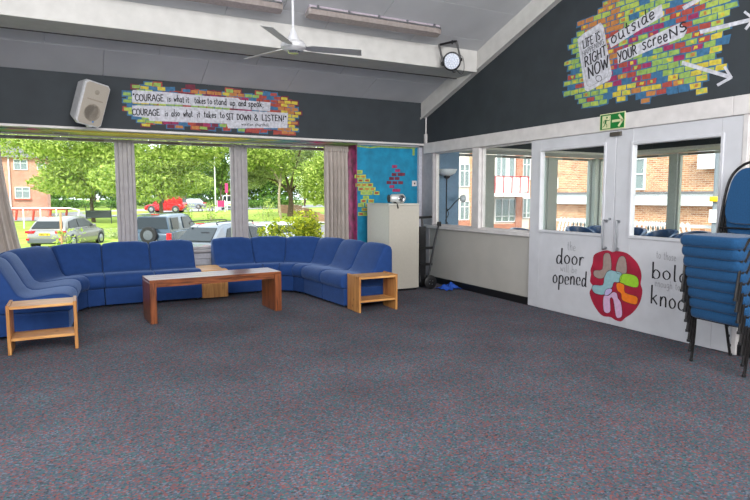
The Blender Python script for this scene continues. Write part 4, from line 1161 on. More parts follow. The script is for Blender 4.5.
def far_window(parent, axis, val, px0, px1, py0, py1, out_=.08, sill=None, nbars=1, transom=.35):
    a = hit(px0, (py0+py1)/2, axis, val); c = hit(px1, (py0+py1)/2, axis, val); zt2 = hit((px0+px1)/2, py0, axis, val).z; zb2 = hit((px0+px1)/2, py1, axis, val).z
    k = 1-axis; u0, u1 = sorted((a[k], c[k])); W_ = u1-u0; f = .055
    def bx(mb, p, q_, r_, s_, d0, d1):
        if axis == 1: mb.box(p, q_, val-d1, val-d0, r_, s_)
        else: mb.box(val-d1, val-d0, p, q_, r_, s_)
    mb = MB(); bx(mb, u0, u1, zb2, zb2+f, 0, out_); bx(mb, u0, u1, zt2-f, zt2, 0, out_); bx(mb, u0, u0+f, zb2+f, zt2-f, 0, out_); bx(mb, u1-f, u1, zb2+f, zt2-f, 0, out_)
    for i in range(nbars): x_ = u0+W_*(i+1)/(nbars+1); bx(mb, x_-f*.5, x_+f*.5, zb2+f, zt2-f, 0, out_)
    if transom: z_ = zt2-(zt2-zb2)*transom; bx(mb, u0+f, u1-f, z_-f*.4, z_+f*.4, 0, out_*.9)
    w_ = mb.build('window', PVC, parent)
    for i in range(nbars+1):
        p = u0+W_*i/(nbars+1)+f*.6; q_ = u0+W_*(i+1)/(nbars+1)-f*.6; g_ = MB(); bx(g_, p, q_, zb2+f, zt2-f, -.02, out_*.4); g_.build('pane', PANE2, w_)
    if sill: g_ = MB(); bx(g_, u0-.1, u1+.1, zb2-.14, zb2, 0, out_+.08); g_.build('sill', sill, w_)
    return w_


TERR = mat('terracotta_sill', (176, 92, 74), .8)
far_window(hs, 1, HY, 13.5, 27.5, 159.5, 170); far_window(hs, 1, HY, 15, 30, 187, 198.5, sill=TERR); far_window(hs, 1, HY, -20, -6, 187, 198.5, sill=TERR); far_window(hs, 1, HY, 37, 46, 163, 170, nbars=0)
MB().tube([(hit(10.5, 200, 1, HY-.2).x, HY-.12, -.3), (hit(10.5, 200, 1, HY-.2).x, HY-.12, zt_)], .06).build('downpipe', PVC, hs)

# railings, boards, signs
rl = thing('white_railing', 'long white metal railing behind the silver-grey crossover', 'railing', (0, 0, 0))
P = [at(px, 41.0) for px in (-40, 5, 24, 41, 57, 70)]
tz = 1.45
MB().tube([p+Vector((0, 0, tz)) for p in P]+[at(80, 41)+Vector((0, 0, tz-.15))], .045, 8).build('top_rail', PVC, rl)
for p in P[:-1]: MB().tube([p, p+Vector((0, 0, tz))], .045, 8).build('post', PVC, rl)
MB().tube([at(75.5, 41)+Vector((0, 0, .0)), at(80, 41)+Vector((0, 0, tz-.15))], .045, 8).build('post', PVC, rl)
rd = thing('red_railing', 'low red railing in front of the brick house', 'railing', (0, 0, 0)); RED = mat('red_railing_paint', (196, 70, 54), .6)
P = [at(px, 49) for px in (-31, -6, 16, 33, 50, 66)]
MB().tube([p+Vector((0, 0, .95)) for p in P], .06, 8).build('top_rail', RED, rd)
for p in P: MB().tube([p, p+Vector((.12, 0, .95))], .09, 8).build('post', RED, rd)
nb = thing('notice_board', 'black roadside notice board on two posts behind the first tree trunk', 'sign', at(99, 46)); NBP = mat('dark_board', (44, 50, 54), .6)
MB().box(-.95, .95, -.03, .03, .45, 1.05).build('panel', NBP, nb)
for sx in (-1, 1): MB().tube([(sx*1.0, 0, 0), (sx*1.0, 0, 1.35)], .035).build('post', NBP, nb)
nb.rotation_euler = (0, 0, -YAW)
MAGS = mat('magenta_sign', (186, 50, 110), .5)
sg = thing('roadside_sign', 'tall magenta banner sign on a post by the white van', 'sign', at(227.3, 70), -YAW)
MB().box(-.18, .18, -.03, .03, zat(193, 70)-sg.location.z, zat(183.5, 70)-sg.location.z).build('banner', MAGS, sg); MB().tube([(0, .06, 0), (0, .06, 2.2)], .05).build('post', PVC, sg)
sg = thing('low_sign', 'low magenta sign board left of the white van', 'sign', at(221.5, 66), -YAW)
MB().box(-.4, .4, -.03, .03, .55, 1.25).build('board', MAGS, sg)
for sx in (-1, 1): MB().tube([(sx*.44, 0, 0), (sx*.44, 0, 1.3)], .04).build('post', PVC, sg)
lp = thing('lamp_post', 'thin pale lamp post beside the magenta sign', 'lamp post', at(216, 64)); MB().tube([(0, 0, 0), (0, 0, 6)], [.07, .05]).build('pole', PVC, lp); MB().box(-.08, .4, -.08, .08, 5.95, 6.05).build('lamp_head', PVC, lp)
# low brick wall with steps in height
GB = brickmat('brown_garden_brick', (170, 118, 90), (146, 96, 74), (180, 160, 140))
gwl = thing('garden_wall', 'low stepped brick wall at the foot of the forked tree', 'wall', (0, 0, 0))
a0 = (279, 62); pts = [(279, 62), (290, 60), (301, 56), (311, 52), (319, 49), (332, 46)]
for (p0, d0), (p1, d1), h_ in zip(pts[:-1], pts[1:], (.85, 1.0, .85, .7, .6)):
    a, c = at(p0, d0), at(p1, d1); dr = (c-a).normalized(); nn = Vector((-dr.y, dr.x, 0))*.12
    q_ = [a-nn, c-nn, c+nn, a+nn]
    MB().add([v-Vector((0, 0, .2)) for v in q_]+[v+Vector((0, 0, h_)) for v in q_], [(0, 3, 2, 1), (4, 5, 6, 7), (0, 1, 5, 4), (1, 2, 6, 5), (2, 3, 7, 6), (3, 0, 4, 7)]).build('wall_section', GB, gwl)
pcn = thing('picnic_table', 'small dark picnic table on the far lawn left of the lamp post', 'table', at(206, 66), -YAW); PW = mat('dark_picnic_wood', (96, 84, 74), .8)
MB().box(-.9, .9, -.4, .4, .70, .76).build('top', PW, pcn)
for sy in (-1, 1): MB().box(-.9, .9, sy*.8-.12, sy*.8+.12, .42, .47).build('bench', PW, pcn)
for sx in (-1, 1): MB().prism([(-.85, 0), (-.75, 0), (-.2, .7), (-.3, .7)], sx*.6-.04, sx*.6+.04, 'yz').build('leg', PW, pcn); MB().prism([(.85, 0), (.75, 0), (.2, .7), (.3, .7)], sx*.6-.04, sx*.6+.04, 'yz').build('leg', PW, pcn)

# ------------------------------------------------------------------ buildings beyond the adjoining room
BX = 14.0
OB = brickmat('orange_buff_brick', (214, 160, 118), (176, 116, 80), (222, 200, 176))
bb = thing('brick_building', 'buff brick building with white band seen through the double doors', 'building', (0, 0, 0))
y_far = hit(545, 190, 0, BX).y
MB().box(BX, BX+8, -12, y_far, -1.4, 9).build('wall', OB, bb)
zb0, zb1 = hit(640, 205, 0, BX).z, hit(640, 193.7, 0, BX).z
MB().box(BX-.25, BX, -12, y_far+.1, zb0, zb1, c=.01).build('white_band', PVC, bb)
MB().box(BX-.32, BX, -12, y_far+.15, zb1, zb1+.07).build('band_flashing', mat('grey_lead', (120, 118, 120), .6), bb)
far_window(bb, 0, BX, 635, 646, 158, 190, nbars=0, transom=.5)
far_window(bb, 0, BX, 590, 601, 130, 152, nbars=0, transom=.5)
MB().box(BX-.35, BX, hit(725, 160, 0, BX).y, hit(704, 160, 0, BX).y, hit(712, 169, 0, BX).z, hit(712, 148, 0, BX).z).build('meter_box', PVC, bb)
MB().box(BX-.1, BX, hit(559, 160, 0, BX).y, hit(553, 160, 0, BX).y, hit(556, 189, 0, BX).z, hit(556, 178, 0, BX).z).build('vent_box', PVC, bb)
p_ = hit(716, 190, 0, 12.4)
po = thing('street_pole', 'grey street pole with a yellow band outside the right door pane', 'pole', (12.4, p_.y, -1.3))
MB().tube([(0, 0, 0), (0, 0, 7)], [.075, .07]).build('pole', mat('grey_pole_paint', (124, 130, 138), .5), po)
z1_ = hit(714, 196.5, 0, 12.4).z+1.3; z0_ = hit(714, 201.5, 0, 12.4).z+1.3
MB().lathe([(.16, z0_), (.17, z0_+.02), (.17, z1_-.02), (.16, z1_)], n=16).build('yellow_band', mat('yellow_band_plastic', (246, 196, 20), .5), po)
MB().box(-.1, .1, -.12, .12, z0_-.65, z0_-.25).build('white_notice', PVC, po)
# diagonal white pale fence
fn = thing('pale_fence', 'white diagonal-slatted fence in front of the brick building', 'fence', (0, 0, 0)); WF = mat('white_fence_paint', (222, 222, 220), .7)
fx = 12.6; fy1 = hit(551, 225, 0, fx).y; fy0 = -2.0; zt3 = .55; zb3 = -1.3
for zz in (zt3-.15, zb3+.35): MB().box(fx, fx+.05, fy0, fy1, zz, zz+.09).build('rail', WF, fn)
yy = fy1; k = 0
while yy > fy0:
    left = (k//9) % 2 == 0; dx_ = 1.1 if left else -1.1; a = yy; c = yy-dx_*.5
    MB().add([(fx-.03, a, zb3), (fx-.03, a-.085, zb3), (fx-.03, c-.085+dx_*.0, zt3), (fx-.03, c, zt3), (fx-.005, a, zb3), (fx-.005, a-.085, zb3), (fx-.005, c-.085, zt3), (fx-.005, c, zt3)],
             [(0, 1, 2, 3), (7, 6, 5, 4), (0, 4, 5, 1), (1, 5, 6, 2), (2, 6, 7, 3), (3, 7, 4, 0)]).build('slat', WF, fn)
    yy -= .19; k += 1

# balconied flats
FY = 21.0
fl = thing('flats', 'block of flats with red-railed white balcony seen through the inner windows', 'building', (0, 0, 0))
x0f, x1f = hit(400, 190, 1, FY).x, hit(560, 190, 1, FY).x
CRM = mat('cream_render', (226, 220, 208), .8); RBR = brickmat('red_brown_brick', (190, 120, 92), (164, 96, 74), (190, 160, 140))
MB().box(x0f, x1f, FY, FY+8, -1.4, 8).build('wall', CRM, fl)
def panel(px0, px1, py0, py1, m, nm, o_=.06, y_=FY):
    a, c = hit(px0, 190, 1, y_), hit(px1, 190, 1, y_); return MB().box(a.x, c.x, y_-o_, y_, hit((px0+px1)/2, py1, 1, y_).z, hit((px0+px1)/2, py0, 1, y_).z).build(nm, m, fl)
panel(469, 481, 120, 250, OB, 'brick_pier', .15); panel(515, 521, 120, 250, RBR, 'brick_pier', .15); panel(400, 470, 221, 250, RBR, 'brick_base', .1); panel(481, 515, 224, 250, RBR, 'brick_base', .1); panel(530, 545, 120, 250, OB, 'brick_pier', .1)
far_window(fl, 1, FY, 459, 469, 164, 187, nbars=1, transom=.3); far_window(fl, 1, FY, 459, 469, 201, 220, nbars=1, transom=.3)
far_window(fl, 1, FY, 495.5, 506, 152, 177, nbars=1, transom=0); far_window(fl, 1, FY, 508, 514.5, 157, 180, nbars=0, transom=0)
far_window(fl, 1, FY, 522, 530, 158, 180, nbars=1, transom=.3); far_window(fl, 1, FY, 494.5, 515, 198.5, 222, nbars=2, transom=.75); far_window(fl, 1, FY, 522, 530, 198, 218, nbars=1, transom=.75)
far_window(fl, 1, FY, 440, 452, 164, 187); far_window(fl, 1, FY, 440, 452, 201, 220)
BY = FY-1.3
bal = thing('balcony', 'white panelled balcony with red rails on the flats', 'balcony', (0, 0, 0))
xa, xb = hit(495, 190, 1, BY).x, hit(528, 190, 1, BY).x; zt4 = hit(510, 176, 1, BY).z; zb4 = hit(510, 193, 1, BY).z
REDP = mat('red_rail_paint', (186, 60, 70), .6)
for i in range(4):
    u0 = xa+(xb-xa)*i/4+.03; u1 = xa+(xb-xa)*(i+1)/4-.03; MB().box(u0, u1, BY, BY+.03, zb4+.08, zt4-.1).build('panel', PVC, bal)
for i in range(5): u0 = xa+(xb-xa)*i/4; MB().box(u0-.03, u0+.03, BY-.03, BY+.03, zb4-.25, zt4).build('post', REDP, bal)
MB().box(xa, xb, BY-.03, BY+.03, zt4-.05, zt4).build('top_rail', REDP, bal)
MB().box(xa-.1, xb+.1, BY-.05, FY, zb4-.22, zb4).build('slab', PVC, bal)
for u0 in (xa, xb): MB().box(u0-.02, u0+.02, BY, FY, zb4, zt4-.05).build('side_panel', PVC, bal)

# ================================================================== PAINTED MURALS AND LETTERING (flat paint, a hair proud of the wall)
GLY = {
 'A': (.7, [[(0, 0), (.35, 1), (.7, 0)], [(.15, .38), (.55, .38)]]),
 'C': (.65, [[(.62, .82), (.45, .98), (.2, .92), (.03, .6), (.05, .25), (.25, .02), (.5, .05), (.65, .2)]]),
 'D': (.65, [[(.05, 0), (.05, 1)], [(.0, 1), (.35, .95), (.6, .7), (.62, .35), (.4, .05), (0, 0)]]),
 'E': (.55, [[(.05, 0), (.05, 1)], [(.05, 1), (.52, .98)], [(.05, .52), (.42, .52)], [(.05, 0), (.55, .02)]]),
 'F': (.5, [[(.05, 0), (.05, 1)], [(.05, 1), (.5, .98)], [(.05, .52), (.42, .54)]]),
 'G': (.7, [[(.64, .82), (.45, .98), (.2, .92), (.03, .6), (.05, .25), (.25, .02), (.5, .04), (.64, .2), (.64, .45)], [(.4, .45), (.68, .45)]]),
 'H': (.65, [[(.05, 0), (.05, 1)], [(.6, 0), (.6, 1)], [(.05, .5), (.6, .52)]]),
 'I': (.3, [[(.15, 0), (.15, 1)], [(0, 1), (.3, 1)], [(0, 0), (.3, 0)]]),
 'L': (.5, [[(.05, 1), (.05, 0)], [(.05, 0), (.5, .02)]]),
 'N': (.7, [[(.05, 0), (.05, 1)], [(.05, 1), (.6, 0)], [(.6, 0), (.62, 1)]]),
 'O': (.75, [[(.37, 1), (.1, .85), (.02, .5), (.12, .12), (.38, 0), (.62, .14), (.72, .5), (.62, .86), (.37, 1)]]),
 'P': (.55, [[(.05, 0), (.05, 1)], [(.05, 1), (.4, .98), (.53, .78), (.4, .55), (.05, .5)]]),
 'R': (.65, [[(.05, 0), (.05, 1)], [(.05, 1), (.4, .98), (.53, .78), (.4, .55), (.05, .5)], [(.25, .5), (.62, 0)]]),
 'S': (.55, [[(.5, .85), (.3, 1), (.08, .85), (.12, .6), (.42, .42), (.5, .18), (.28, 0), (.03, .12)]]),
 'T': (.65, [[(.32, 0), (.32, 1)], [(0, 1), (.65, .98)]]),
 'U': (.65, [[(.05, 1), (.05, .3), (.2, .02), (.45, .02), (.58, .3), (.6, 1)]]),
 'W': (.95, [[(0, 1), (.22, 0)], [(.22, 0), (.46, .8)], [(.46, .8), (.68, 0)], [(.68, 0), (.95, 1)]]),
 'Y': (.65, [[(0, 1), (.3, .5)], [(.65, 1), (.2, -.15)]]),
 '&': (.7, [[(.68, 0), (.2, .7), (.25, .98), (.45, .9), (.4, .65), (.08, .3), (.15, .02), (.42, .02), (.65, .4)]]),
 'a': (.5, [[(.42, .48), (.2, .55), (.03, .3), (.1, .02), (.3, .05), (.42, .3)], [(.43, .55), (.42, .1), (.52, 0)]]),
 'b': (.5, [[(.05, 1), (.05, 0)], [(.05, .3), (.22, .55), (.45, .4), (.42, .1), (.2, 0), (.05, .12)]]),
 'c': (.42, [[(.4, .45), (.22, .55), (.04, .35), (.06, .1), (.24, 0), (.42, .1)]]),
 'd': (.52, [[(.42, .42), (.2, .55), (.03, .3), (.1, .02), (.3, .05), (.42, .3)], [(.44, 1), (.43, .1), (.55, 0)]]),
 'e': (.45, [[(.05, .28), (.4, .32), (.32, .52), (.12, .5), (.03, .25), (.15, .02), (.42, .08)]]),
 'g': (.5, [[(.42, .48), (.2, .55), (.03, .3), (.1, .04), (.3, .08), (.42, .3)], [(.43, .55), (.42, -.2), (.25, -.38), (.05, -.28)]]),
 'h': (.5, [[(.05, 1), (.05, 0)], [(.05, .3), (.22, .55), (.4, .45), (.42, 0)]]),
 'i': (.2, [[(.08, .5), (.08, .08), (.16, 0)], [(.08, .72), (.09, .76)]]),
 'k': (.5, [[(.05, 1), (.05, 0)], [(.4, .5), (.07, .22)], [(.15, .3), (.45, 0)]]),
 'l': (.22, [[(.08, 1), (.08, .08), (.18, 0)]]),
 'n': (.5, [[(.05, .52), (.05, 0)], [(.05, .3), (.22, .55), (.4, .45), (.42, 0)]]),
 'o': (.48, [[(.22, .54), (.04, .38), (.05, .12), (.22, 0), (.4, .12), (.42, .38), (.22, .54)]]),
 'p': (.5, [[(.05, .52), (.03, -.42)], [(.05, .3), (.22, .55), (.45, .4), (.42, .1), (.2, 0), (.05, .12)]]),
 'r': (.36, [[(.05, .52), (.05, 0)], [(.05, .3), (.2, .54), (.36, .5)]]),
 's': (.38, [[(.36, .48), (.18, .55), (.05, .42), (.3, .2), (.2, 0), (.02, .06)]]),
 't': (.36, [[(.15, .85), (.15, .1), (.32, .0)], [(0, .55), (.34, .56)]]),
 'u': (.5, [[(.05, .52), (.06, .1), (.22, 0), (.4, .15)], [(.42, .52), (.42, .08), (.52, 0)]]),
 'w': (.65, [[(0, .52), (.15, 0)], [(.15, 0), (.3, .4)], [(.3, .4), (.46, 0)], [(.46, 0), (.62, .54)]]),
 'w2': (0, []), ';': (.2, [[(.08, .4), (.09, .44)], [(.1, .05), (.03, -.15)]]), '!': (.25, [[(.14, 1), (.1, .3)], [(.08, .03), (.09, .07)]]),
 '"': (.3, [[(.05, 1), (.08, .78)], [(.2, 1), (.22, .78)]]), '.': (.15, [[(.05, .0), (.07, .04)]]), ' ': (.34, []),
}
trn = random.Random(11)


class Paint:
    """flat paint on a wall plane, laid out from places measured in the photograph and turned into wall coordinates"""
    def __init__(s, axis, val, side): s.ax, s.val, s.side = axis, val, side; s.mb = MB(); s.lift = .0012

    def W(s, px, py, lift=0):
        p = hit(px, py, s.ax, s.val); p[s.ax] = s.val+s.side*(s.lift+lift); return p

    def poly(s, pts, m, lift=0): s.mb.add([s.W(*p, lift) for p in pts], [tuple(range(len(pts)))], m)

    def strip(s, pts, wpx, m, lift=.001, taper=False):
        P = [Vector(p) for p in pts]; n_ = len(P)
        for i in range(n_-1):
            d = P[i+1]-P[i]
            if d.length < 1e-6: continue
            d.normalize(); nn = Vector((-d.y, d.x)); k0 = k1 = 1
            if taper: k0 = .25+.95*abs(d.y); k1 = k0
            e = d*wpx*.22
            a, b_ = P[i]-e, P[i+1]+e
            s.poly([tuple(a+nn*wpx/2*k0), tuple(a-nn*wpx/2*k0), tuple(b_-nn*wpx/2*k1), tuple(b_+nn*wpx/2*k1)], m, lift+trn.random()*.0004)

    def text(s, txt, p0, p1, h, wpx, m, up=None, jit=.05, lift=.0016, slant=.0, taper=False, parts=None):
        p0, p1 = Vector(p0), Vector(p1); d = p1-p0; L = d.length; u = d/L; v = up.normalized() if up else Vector((u.y, -u.x))
        tot = sum(GLY[c][0]+.16 for c in txt)-.16
        kx = L/tot
        x_ = 0
        for c in txt:
            wd, st = GLY[c]; oy = trn.uniform(-jit, jit)*h
            if parts is not None: s.mb = MB()
            for k in st:
                q_ = smooth2(k) if len(k) > 2 else k
                pts = [p0+u*(x_+a*kx+slant*b_*h)+v*(b_*h+oy) for a, b_ in q_]
                s.strip([tuple(p) for p in pts], wpx, m, lift, taper)
            x_ += (wd+.16)*kx
            if parts is not None and s.mb.v: s.mb.build('letter', None, parts, recalc=False)

    def done(s, name, label, cat, group=None):
        o = s.mb.build(name, None, None, recalc=False); return tag(o, label, cat, group)


def smooth2(P, n=4):
    return [(p.x, p.y) for p in smooth_path([(a, b_, 0) for a, b_ in P], n)]


def inside(p, poly):
    x_, y_ = p; r_ = False; j = len(poly)-1
    for i in range(len(poly)):
        xi, yi = poly[i]; xj, yj = poly[j]
        if (yi > y_) != (yj > y_) and x_ < (xj-xi)*(y_-yi)/(yj-yi)+xi: r_ = not r_
        j = i
    return r_


PC = {k: mat('paint_'+k, v, .75, noise=.16, scale=25) for k, v in dict(green=(134, 164, 82), lime=(158, 176, 78), yellow=(192, 174, 60), orange=(172, 114, 60), red=(156, 66, 56), magenta=(144, 42, 86),
      blue=(54, 100, 136), maroon=(104, 32, 52), white=(188, 188, 196)).items()}
INK = mat('black_marker_paint', (28, 26, 32), .6); MIDINK = mat('grey_marker_paint', (92, 92, 98), .7); GREYINK = mat('faint_grey_lettering', (150, 150, 154), .7)

# --- big mural on the gable: Life is happening right now outside your screens
M1 = Paint(0, 0, -1)
out1 = [(567, 92), (571, 70), (570, 57), (576, 36), (581, 24), (593, 13), (604, 2), (612, -14), (650, -30), (740, -30), (737, -6), (731, 24), (723, 52), (722, 66), (712, 78), (704, 92), (683, 95), (657, 91), (647, 103), (622, 100), (610, 97), (586, 108)]
W0 = [M1.W(*p) for p in out1]; wp = [(p.y, p.z) for p in W0]
bw_, bh_ = .118, .058
y_lo = min(a for a, _ in wp); y_hi = max(a for a, _ in wp); z_lo = min(b_ for _, b_ in wp); z_hi = 3.62


def wall_to_px(p):
    d = Vector(p)-Vector((CX, CY, CZ)); z = d.dot(FW); return 375+FPX*d.dot(RT)/z, 250-FPX*d.dot(UP)/z


def col1(px, py):
    r_ = trn.random()
    if py < 30 and px < 628: return 'orange' if r_ < .75 else 'lime'
    if px < 585 or (px < 612 and py > 88): return 'green' if r_ < .72 else ('red' if r_ < .9 and py > 75 else 'lime')
    if px < 650 and py > 64 and py < 84 and px < 640: return 'magenta' if r_ < .5 else ('red' if r_ < .8 else 'orange')
    if px < 622 and 20 < py < 66: return 'orange' if r_ < .6 else 'red'
    if 628 < px < 672 and 26 < py < 48: return 'magenta' if r_ < .6 else 'green'
    if px < 680 and py > 74: return 'yellow' if r_ < .55 else ('orange' if r_ < .85 else 'red')
    if 668 < px < 705 and py < 52: return 'red' if r_ < .6 else ('magenta' if r_ < .75 else 'green')
    if 630 < px < 690 and 48 < py < 76: return 'green' if r_ < .85 else 'magenta'
    if px > 690 and py > 60: return 'lime' if r_ < .8 else 'yellow'
    return 'lime' if r_ < .45 else ('green' if r_ < .85 else 'yellow')


row = 0; z = z_lo
while z < z_hi:
    y = y_lo + (bw_/2 if row % 2 else 0) - bw_
    while y < y_hi:
        c = (y+bw_/2, z+bh_/2)
        if inside((c[0]+trn.uniform(-.05, .05), c[1]+trn.uniform(-.05, .05)), wp):
            px, py = wall_to_px((0, c[0], c[1])); j = lambda k: trn.uniform(-k, k)*1.5
            q_ = [(-.0006, y-.008+j(.012), z-.006+j(.006)), (-.0006, y+bw_+.006+j(.012), z-.006+j(.006)), (-.0006, y+bw_+.006+j(.012), z+bh_+.006+j(.006)), (-.0006, y-.008+j(.012), z+bh_+.006+j(.006))]
            M1.mb.add([(q[0]-trn.random()*.0003, q[1], q[2]) for q in q_], [(0, 1, 2, 3)], PC['blue'])
            g = .005
            if trn.random() < .95:
                q_ = [(-.0012, y+g+j(.004), z+g+j(.003)), (-.0012, y+bw_-g+j(.004), z+g+j(.004)), (-.0012, y+bw_-g+j(.004), z+bh_-g+j(.003)), (-.0012, y+g+j(.004), z+bh_-g+j(.004))]
                cc_ = col1(px, py); M1.mb.add(q_, [(0, 1, 2, 3)], PC[cc_])
                u0 = trn.uniform(.1, .5); u1 = u0+trn.uniform(.2, .4); M1.mb.add([(-.0014, y+bw_*u0, z+bh_*.25+j(.004)), (-.0014, y+bw_*u1, z+bh_*.3+j(.004)), (-.0014, y+bw_*u1+j(.01), z+bh_*.8), (-.0014, y+bw_*u0+j(.01), z+bh_*.75)], [(0, 1, 2, 3)], PC[cc_ if trn.random() < .55 else trn.choice(['lime', 'yellow', 'orange'])])
        y += bw_
    z += bh_; row += 1
WP = PC['white']
M1.poly([(577.5, 39.5), (583, 34), (600.6, 22.5), (603.5, 26), (612, 74), (610, 80), (588, 91.5), (585, 90)], WP, .0008)
M1.poly([(608, 39), (630, 24), (661.7, 4), (663.5, 16), (640, 30), (611, 48)], WP, .0008)
M1.poly([(617, 51), (640, 43), (652, 36), (680, 23), (687, 30), (684, 37), (660, 46), (618, 64)], WP, .0008)
M1.strip([(580, 43), (598, 30), (601, 31), (609, 72), (607, 77), (590, 87), (587, 85), (580, 43)], .5, GREYINK)
M1.strip(smooth2([(599 + 3*math.cos(a*PI/4), 78.5-3*math.sin(a*PI/4)) for a in range(9)]), .6, INK)
upv = Vector((-.1, -1))
M1.text('LIFE IS', (583.5, 48.5), (600.5, 39), 8, 1.0, INK, upv)
M1.text('HAPPENING', (583, 56.5), (604, 43.5), 5, .6, MIDINK, upv)
M1.text('RIGHT', (585.5, 67), (606.5, 54), 9.5, 1.2, INK, upv)
M1.text('NOW', (589, 79), (609, 66), 11, 1.4, INK, upv)
M1.text('outside', (612, 44), (655, 17.5), 13, 1.3, INK, Vector((-.15, -1)))
M1.text('YOUR', (618.5, 62), (637, 54), 9, 1.3, INK, Vector((-.1, -1)))
M1.text('scree', (643, 50), (668, 40), 13, 1.3, INK, Vector((-.1, -1)))
M1.text('NS', (670, 38.5), (687, 30), 9, 1.5, INK, Vector((-.1, -1)))
for a, b_, hd in (((684, 8), (722, -14), ((714, -16), (724, -15), (720, -7))), ((701, 32), (750, 20), ((745, 12), (754, 19), (746, 29))), ((683, 63), (730, 77), ((725, 67), (731.5, 77.5), (718, 85)))):
    M1.strip([a, b_], 4.0, WP, .0014); M1.strip(list(hd), 2.8, WP, .0018)
M1.done('wall_mural', 'big painted brick mural on the charcoal gable with phone, arrows and outside lettering', 'mural', 'painted murals')

# --- courage mural on the bulkhead
M2 = Paint(1, 0, -1)
out2 = [(123.5, 109), (129, 97), (131, 89), (141, 84), (160, 84), (175, 88), (205, 90), (232, 91), (262, 93), (285, 95), (295, 101), (300, 111), (299, 124), (296, 130), (284, 134), (255, 131), (220, 130), (190, 129), (150, 126.5), (133, 119)]
W0 = [M2.W(*p) for p in out2]; wp = [(p.x, p.z) for p in W0]; x_lo = min(a for a, _ in wp); x_hi = max(a for a, _ in wp); z_lo = min(b_ for _, b_ in wp); z_hi = max(b_ for _, b_ in wp)


def col2(px, py):
    r_ = trn.random()
    if px > 278: return 'orange' if r_ < .7 else 'yellow'
    if px < 165: return 'green' if r_ < .45 else ('lime' if r_ < .75 else 'yellow' if r_ < .9 else 'blue')
    if py < 98 and 225 < px < 262: return 'yellow' if r_ < .4 else ('orange' if r_ < .7 else 'green')
    if px > 255: return 'red' if r_ < .6 else 'blue'
    return ('red', 'maroon', 'green', 'blue', 'maroon', 'orange', 'magenta')[int(r_*7)]


bw2, bh2 = .105, .048; row = 0; z = z_lo
while z < z_hi:
    x = x_lo+(bw2/2 if row % 2 else 0)-bw2
    while x < x_hi:
        c = (x+bw2/2, z+bh2/2)
        if inside((c[0]+trn.uniform(-.05, .05), c[1]+trn.uniform(-.03, .03)), wp):
            px, py = wall_to_px((c[0], 0, c[1])); j = lambda k: trn.uniform(-k, k)
            M2.mb.add([(x-.015, -.0007-trn.random()*.0002, z-.01+j(.01)), (x+bw2+.012, -.0007, z-.01+j(.008)), (x+bw2+.01, -.0007, z+bh2+.012+j(.008)), (x-.012, -.0007, z+bh2+.01+j(.008))], [(0, 1, 2, 3)], PC[trn.choice(['blue', 'blue', 'maroon', 'red'])])
            M2.mb.add([(x+.004+j(.006), -.0013, z+.004+j(.005)), (x+bw2-.006+j(.006), -.0013, z+.004+j(.005)), (x+bw2-.005+j(.006), -.0013, z+bh2-.004+j(.005)), (x+.004+j(.006), -.0013, z+bh2-.004+j(.005))], [(0, 1, 2, 3)], PC[col2(px, py)])
        x += bw2
    z += bh2; row += 1
M2.poly([(132, 91.5), (133, 90), (170, 92.5), (206, 96), (238, 98), (240, 100), (270.5, 102.5), (270, 111.5), (240, 109), (208, 106.5), (175, 104.5), (132, 102.5)], WP, .0009)
M2.poly([(132, 105.5), (150, 105.5), (190, 107), (230, 110), (288, 113), (287.3, 128), (228, 128.3), (226.7, 123.6), (190, 122.5), (149.5, 120.8), (148.5, 118), (133, 116)], WP, .0009)
T = lambda t_, a, b_, h, w_: M2.text(t_, a, b_, h, w_, INK, Vector((-.03, -1)), .06)
T('"COURAGE', (133, 100.2), (163.5, 101.6), 6.4, 1.0); T('is', (167.5, 101.5), (170.5, 101.7), 6, .8); T('what', (174, 101.8), (184, 102.4), 6.5, .85); T('it', (186, 102.5), (189, 102.7), 6.5, .8)
T('takes', (194.5, 103), (205.5, 103.6), 6.5, .85); T('to', (207.5, 103.8), (212, 104), 6.5, .8); T('stand', (214, 104.2), (226.5, 104.9), 6.5, .85); T('up', (230, 105.2), (235, 105.5), 6.5, .85)
T('and', (238.5, 105.8), (246, 106.1), 6.5, .85); T('speak;', (248.5, 106.3), (263.5, 107), 6.5, .85)
T('COURAGE', (132.5, 114.8), (159.5, 115.8), 6.2, 1.0); T('is', (165, 115.8), (168, 116), 6, .8); T('also', (171.5, 116), (179.5, 116.3), 6.5, .85); T('what', (183.5, 116.5), (192.5, 116.9), 6.5, .85)
T('it', (197, 117), (200, 117.1), 6.5, .85); T('takes', (204, 117.3), (216, 117.9), 6.5, .9); T('to', (220, 118), (224.5, 118.2), 6.5, .85); T('SIT', (226.5, 119.2), (233.5, 119.6), 6.0, .95)
T('DOWN', (237, 119.6), (251, 120.2), 5.4, .9); T('&', (254, 120.3), (258, 120.4), 6.0, .9); T('LISTEN!"', (262, 120.5), (286.5, 121.6), 5.8, .95)
M2.text('winston churchill', (241.5, 125.4), (268.5, 126.4), 3, .45, INK, Vector((-.03, -1)), .05)
M2.done('wall_mural', 'long painted brick mural above the windows with the COURAGE quotation', 'mural', 'painted murals')

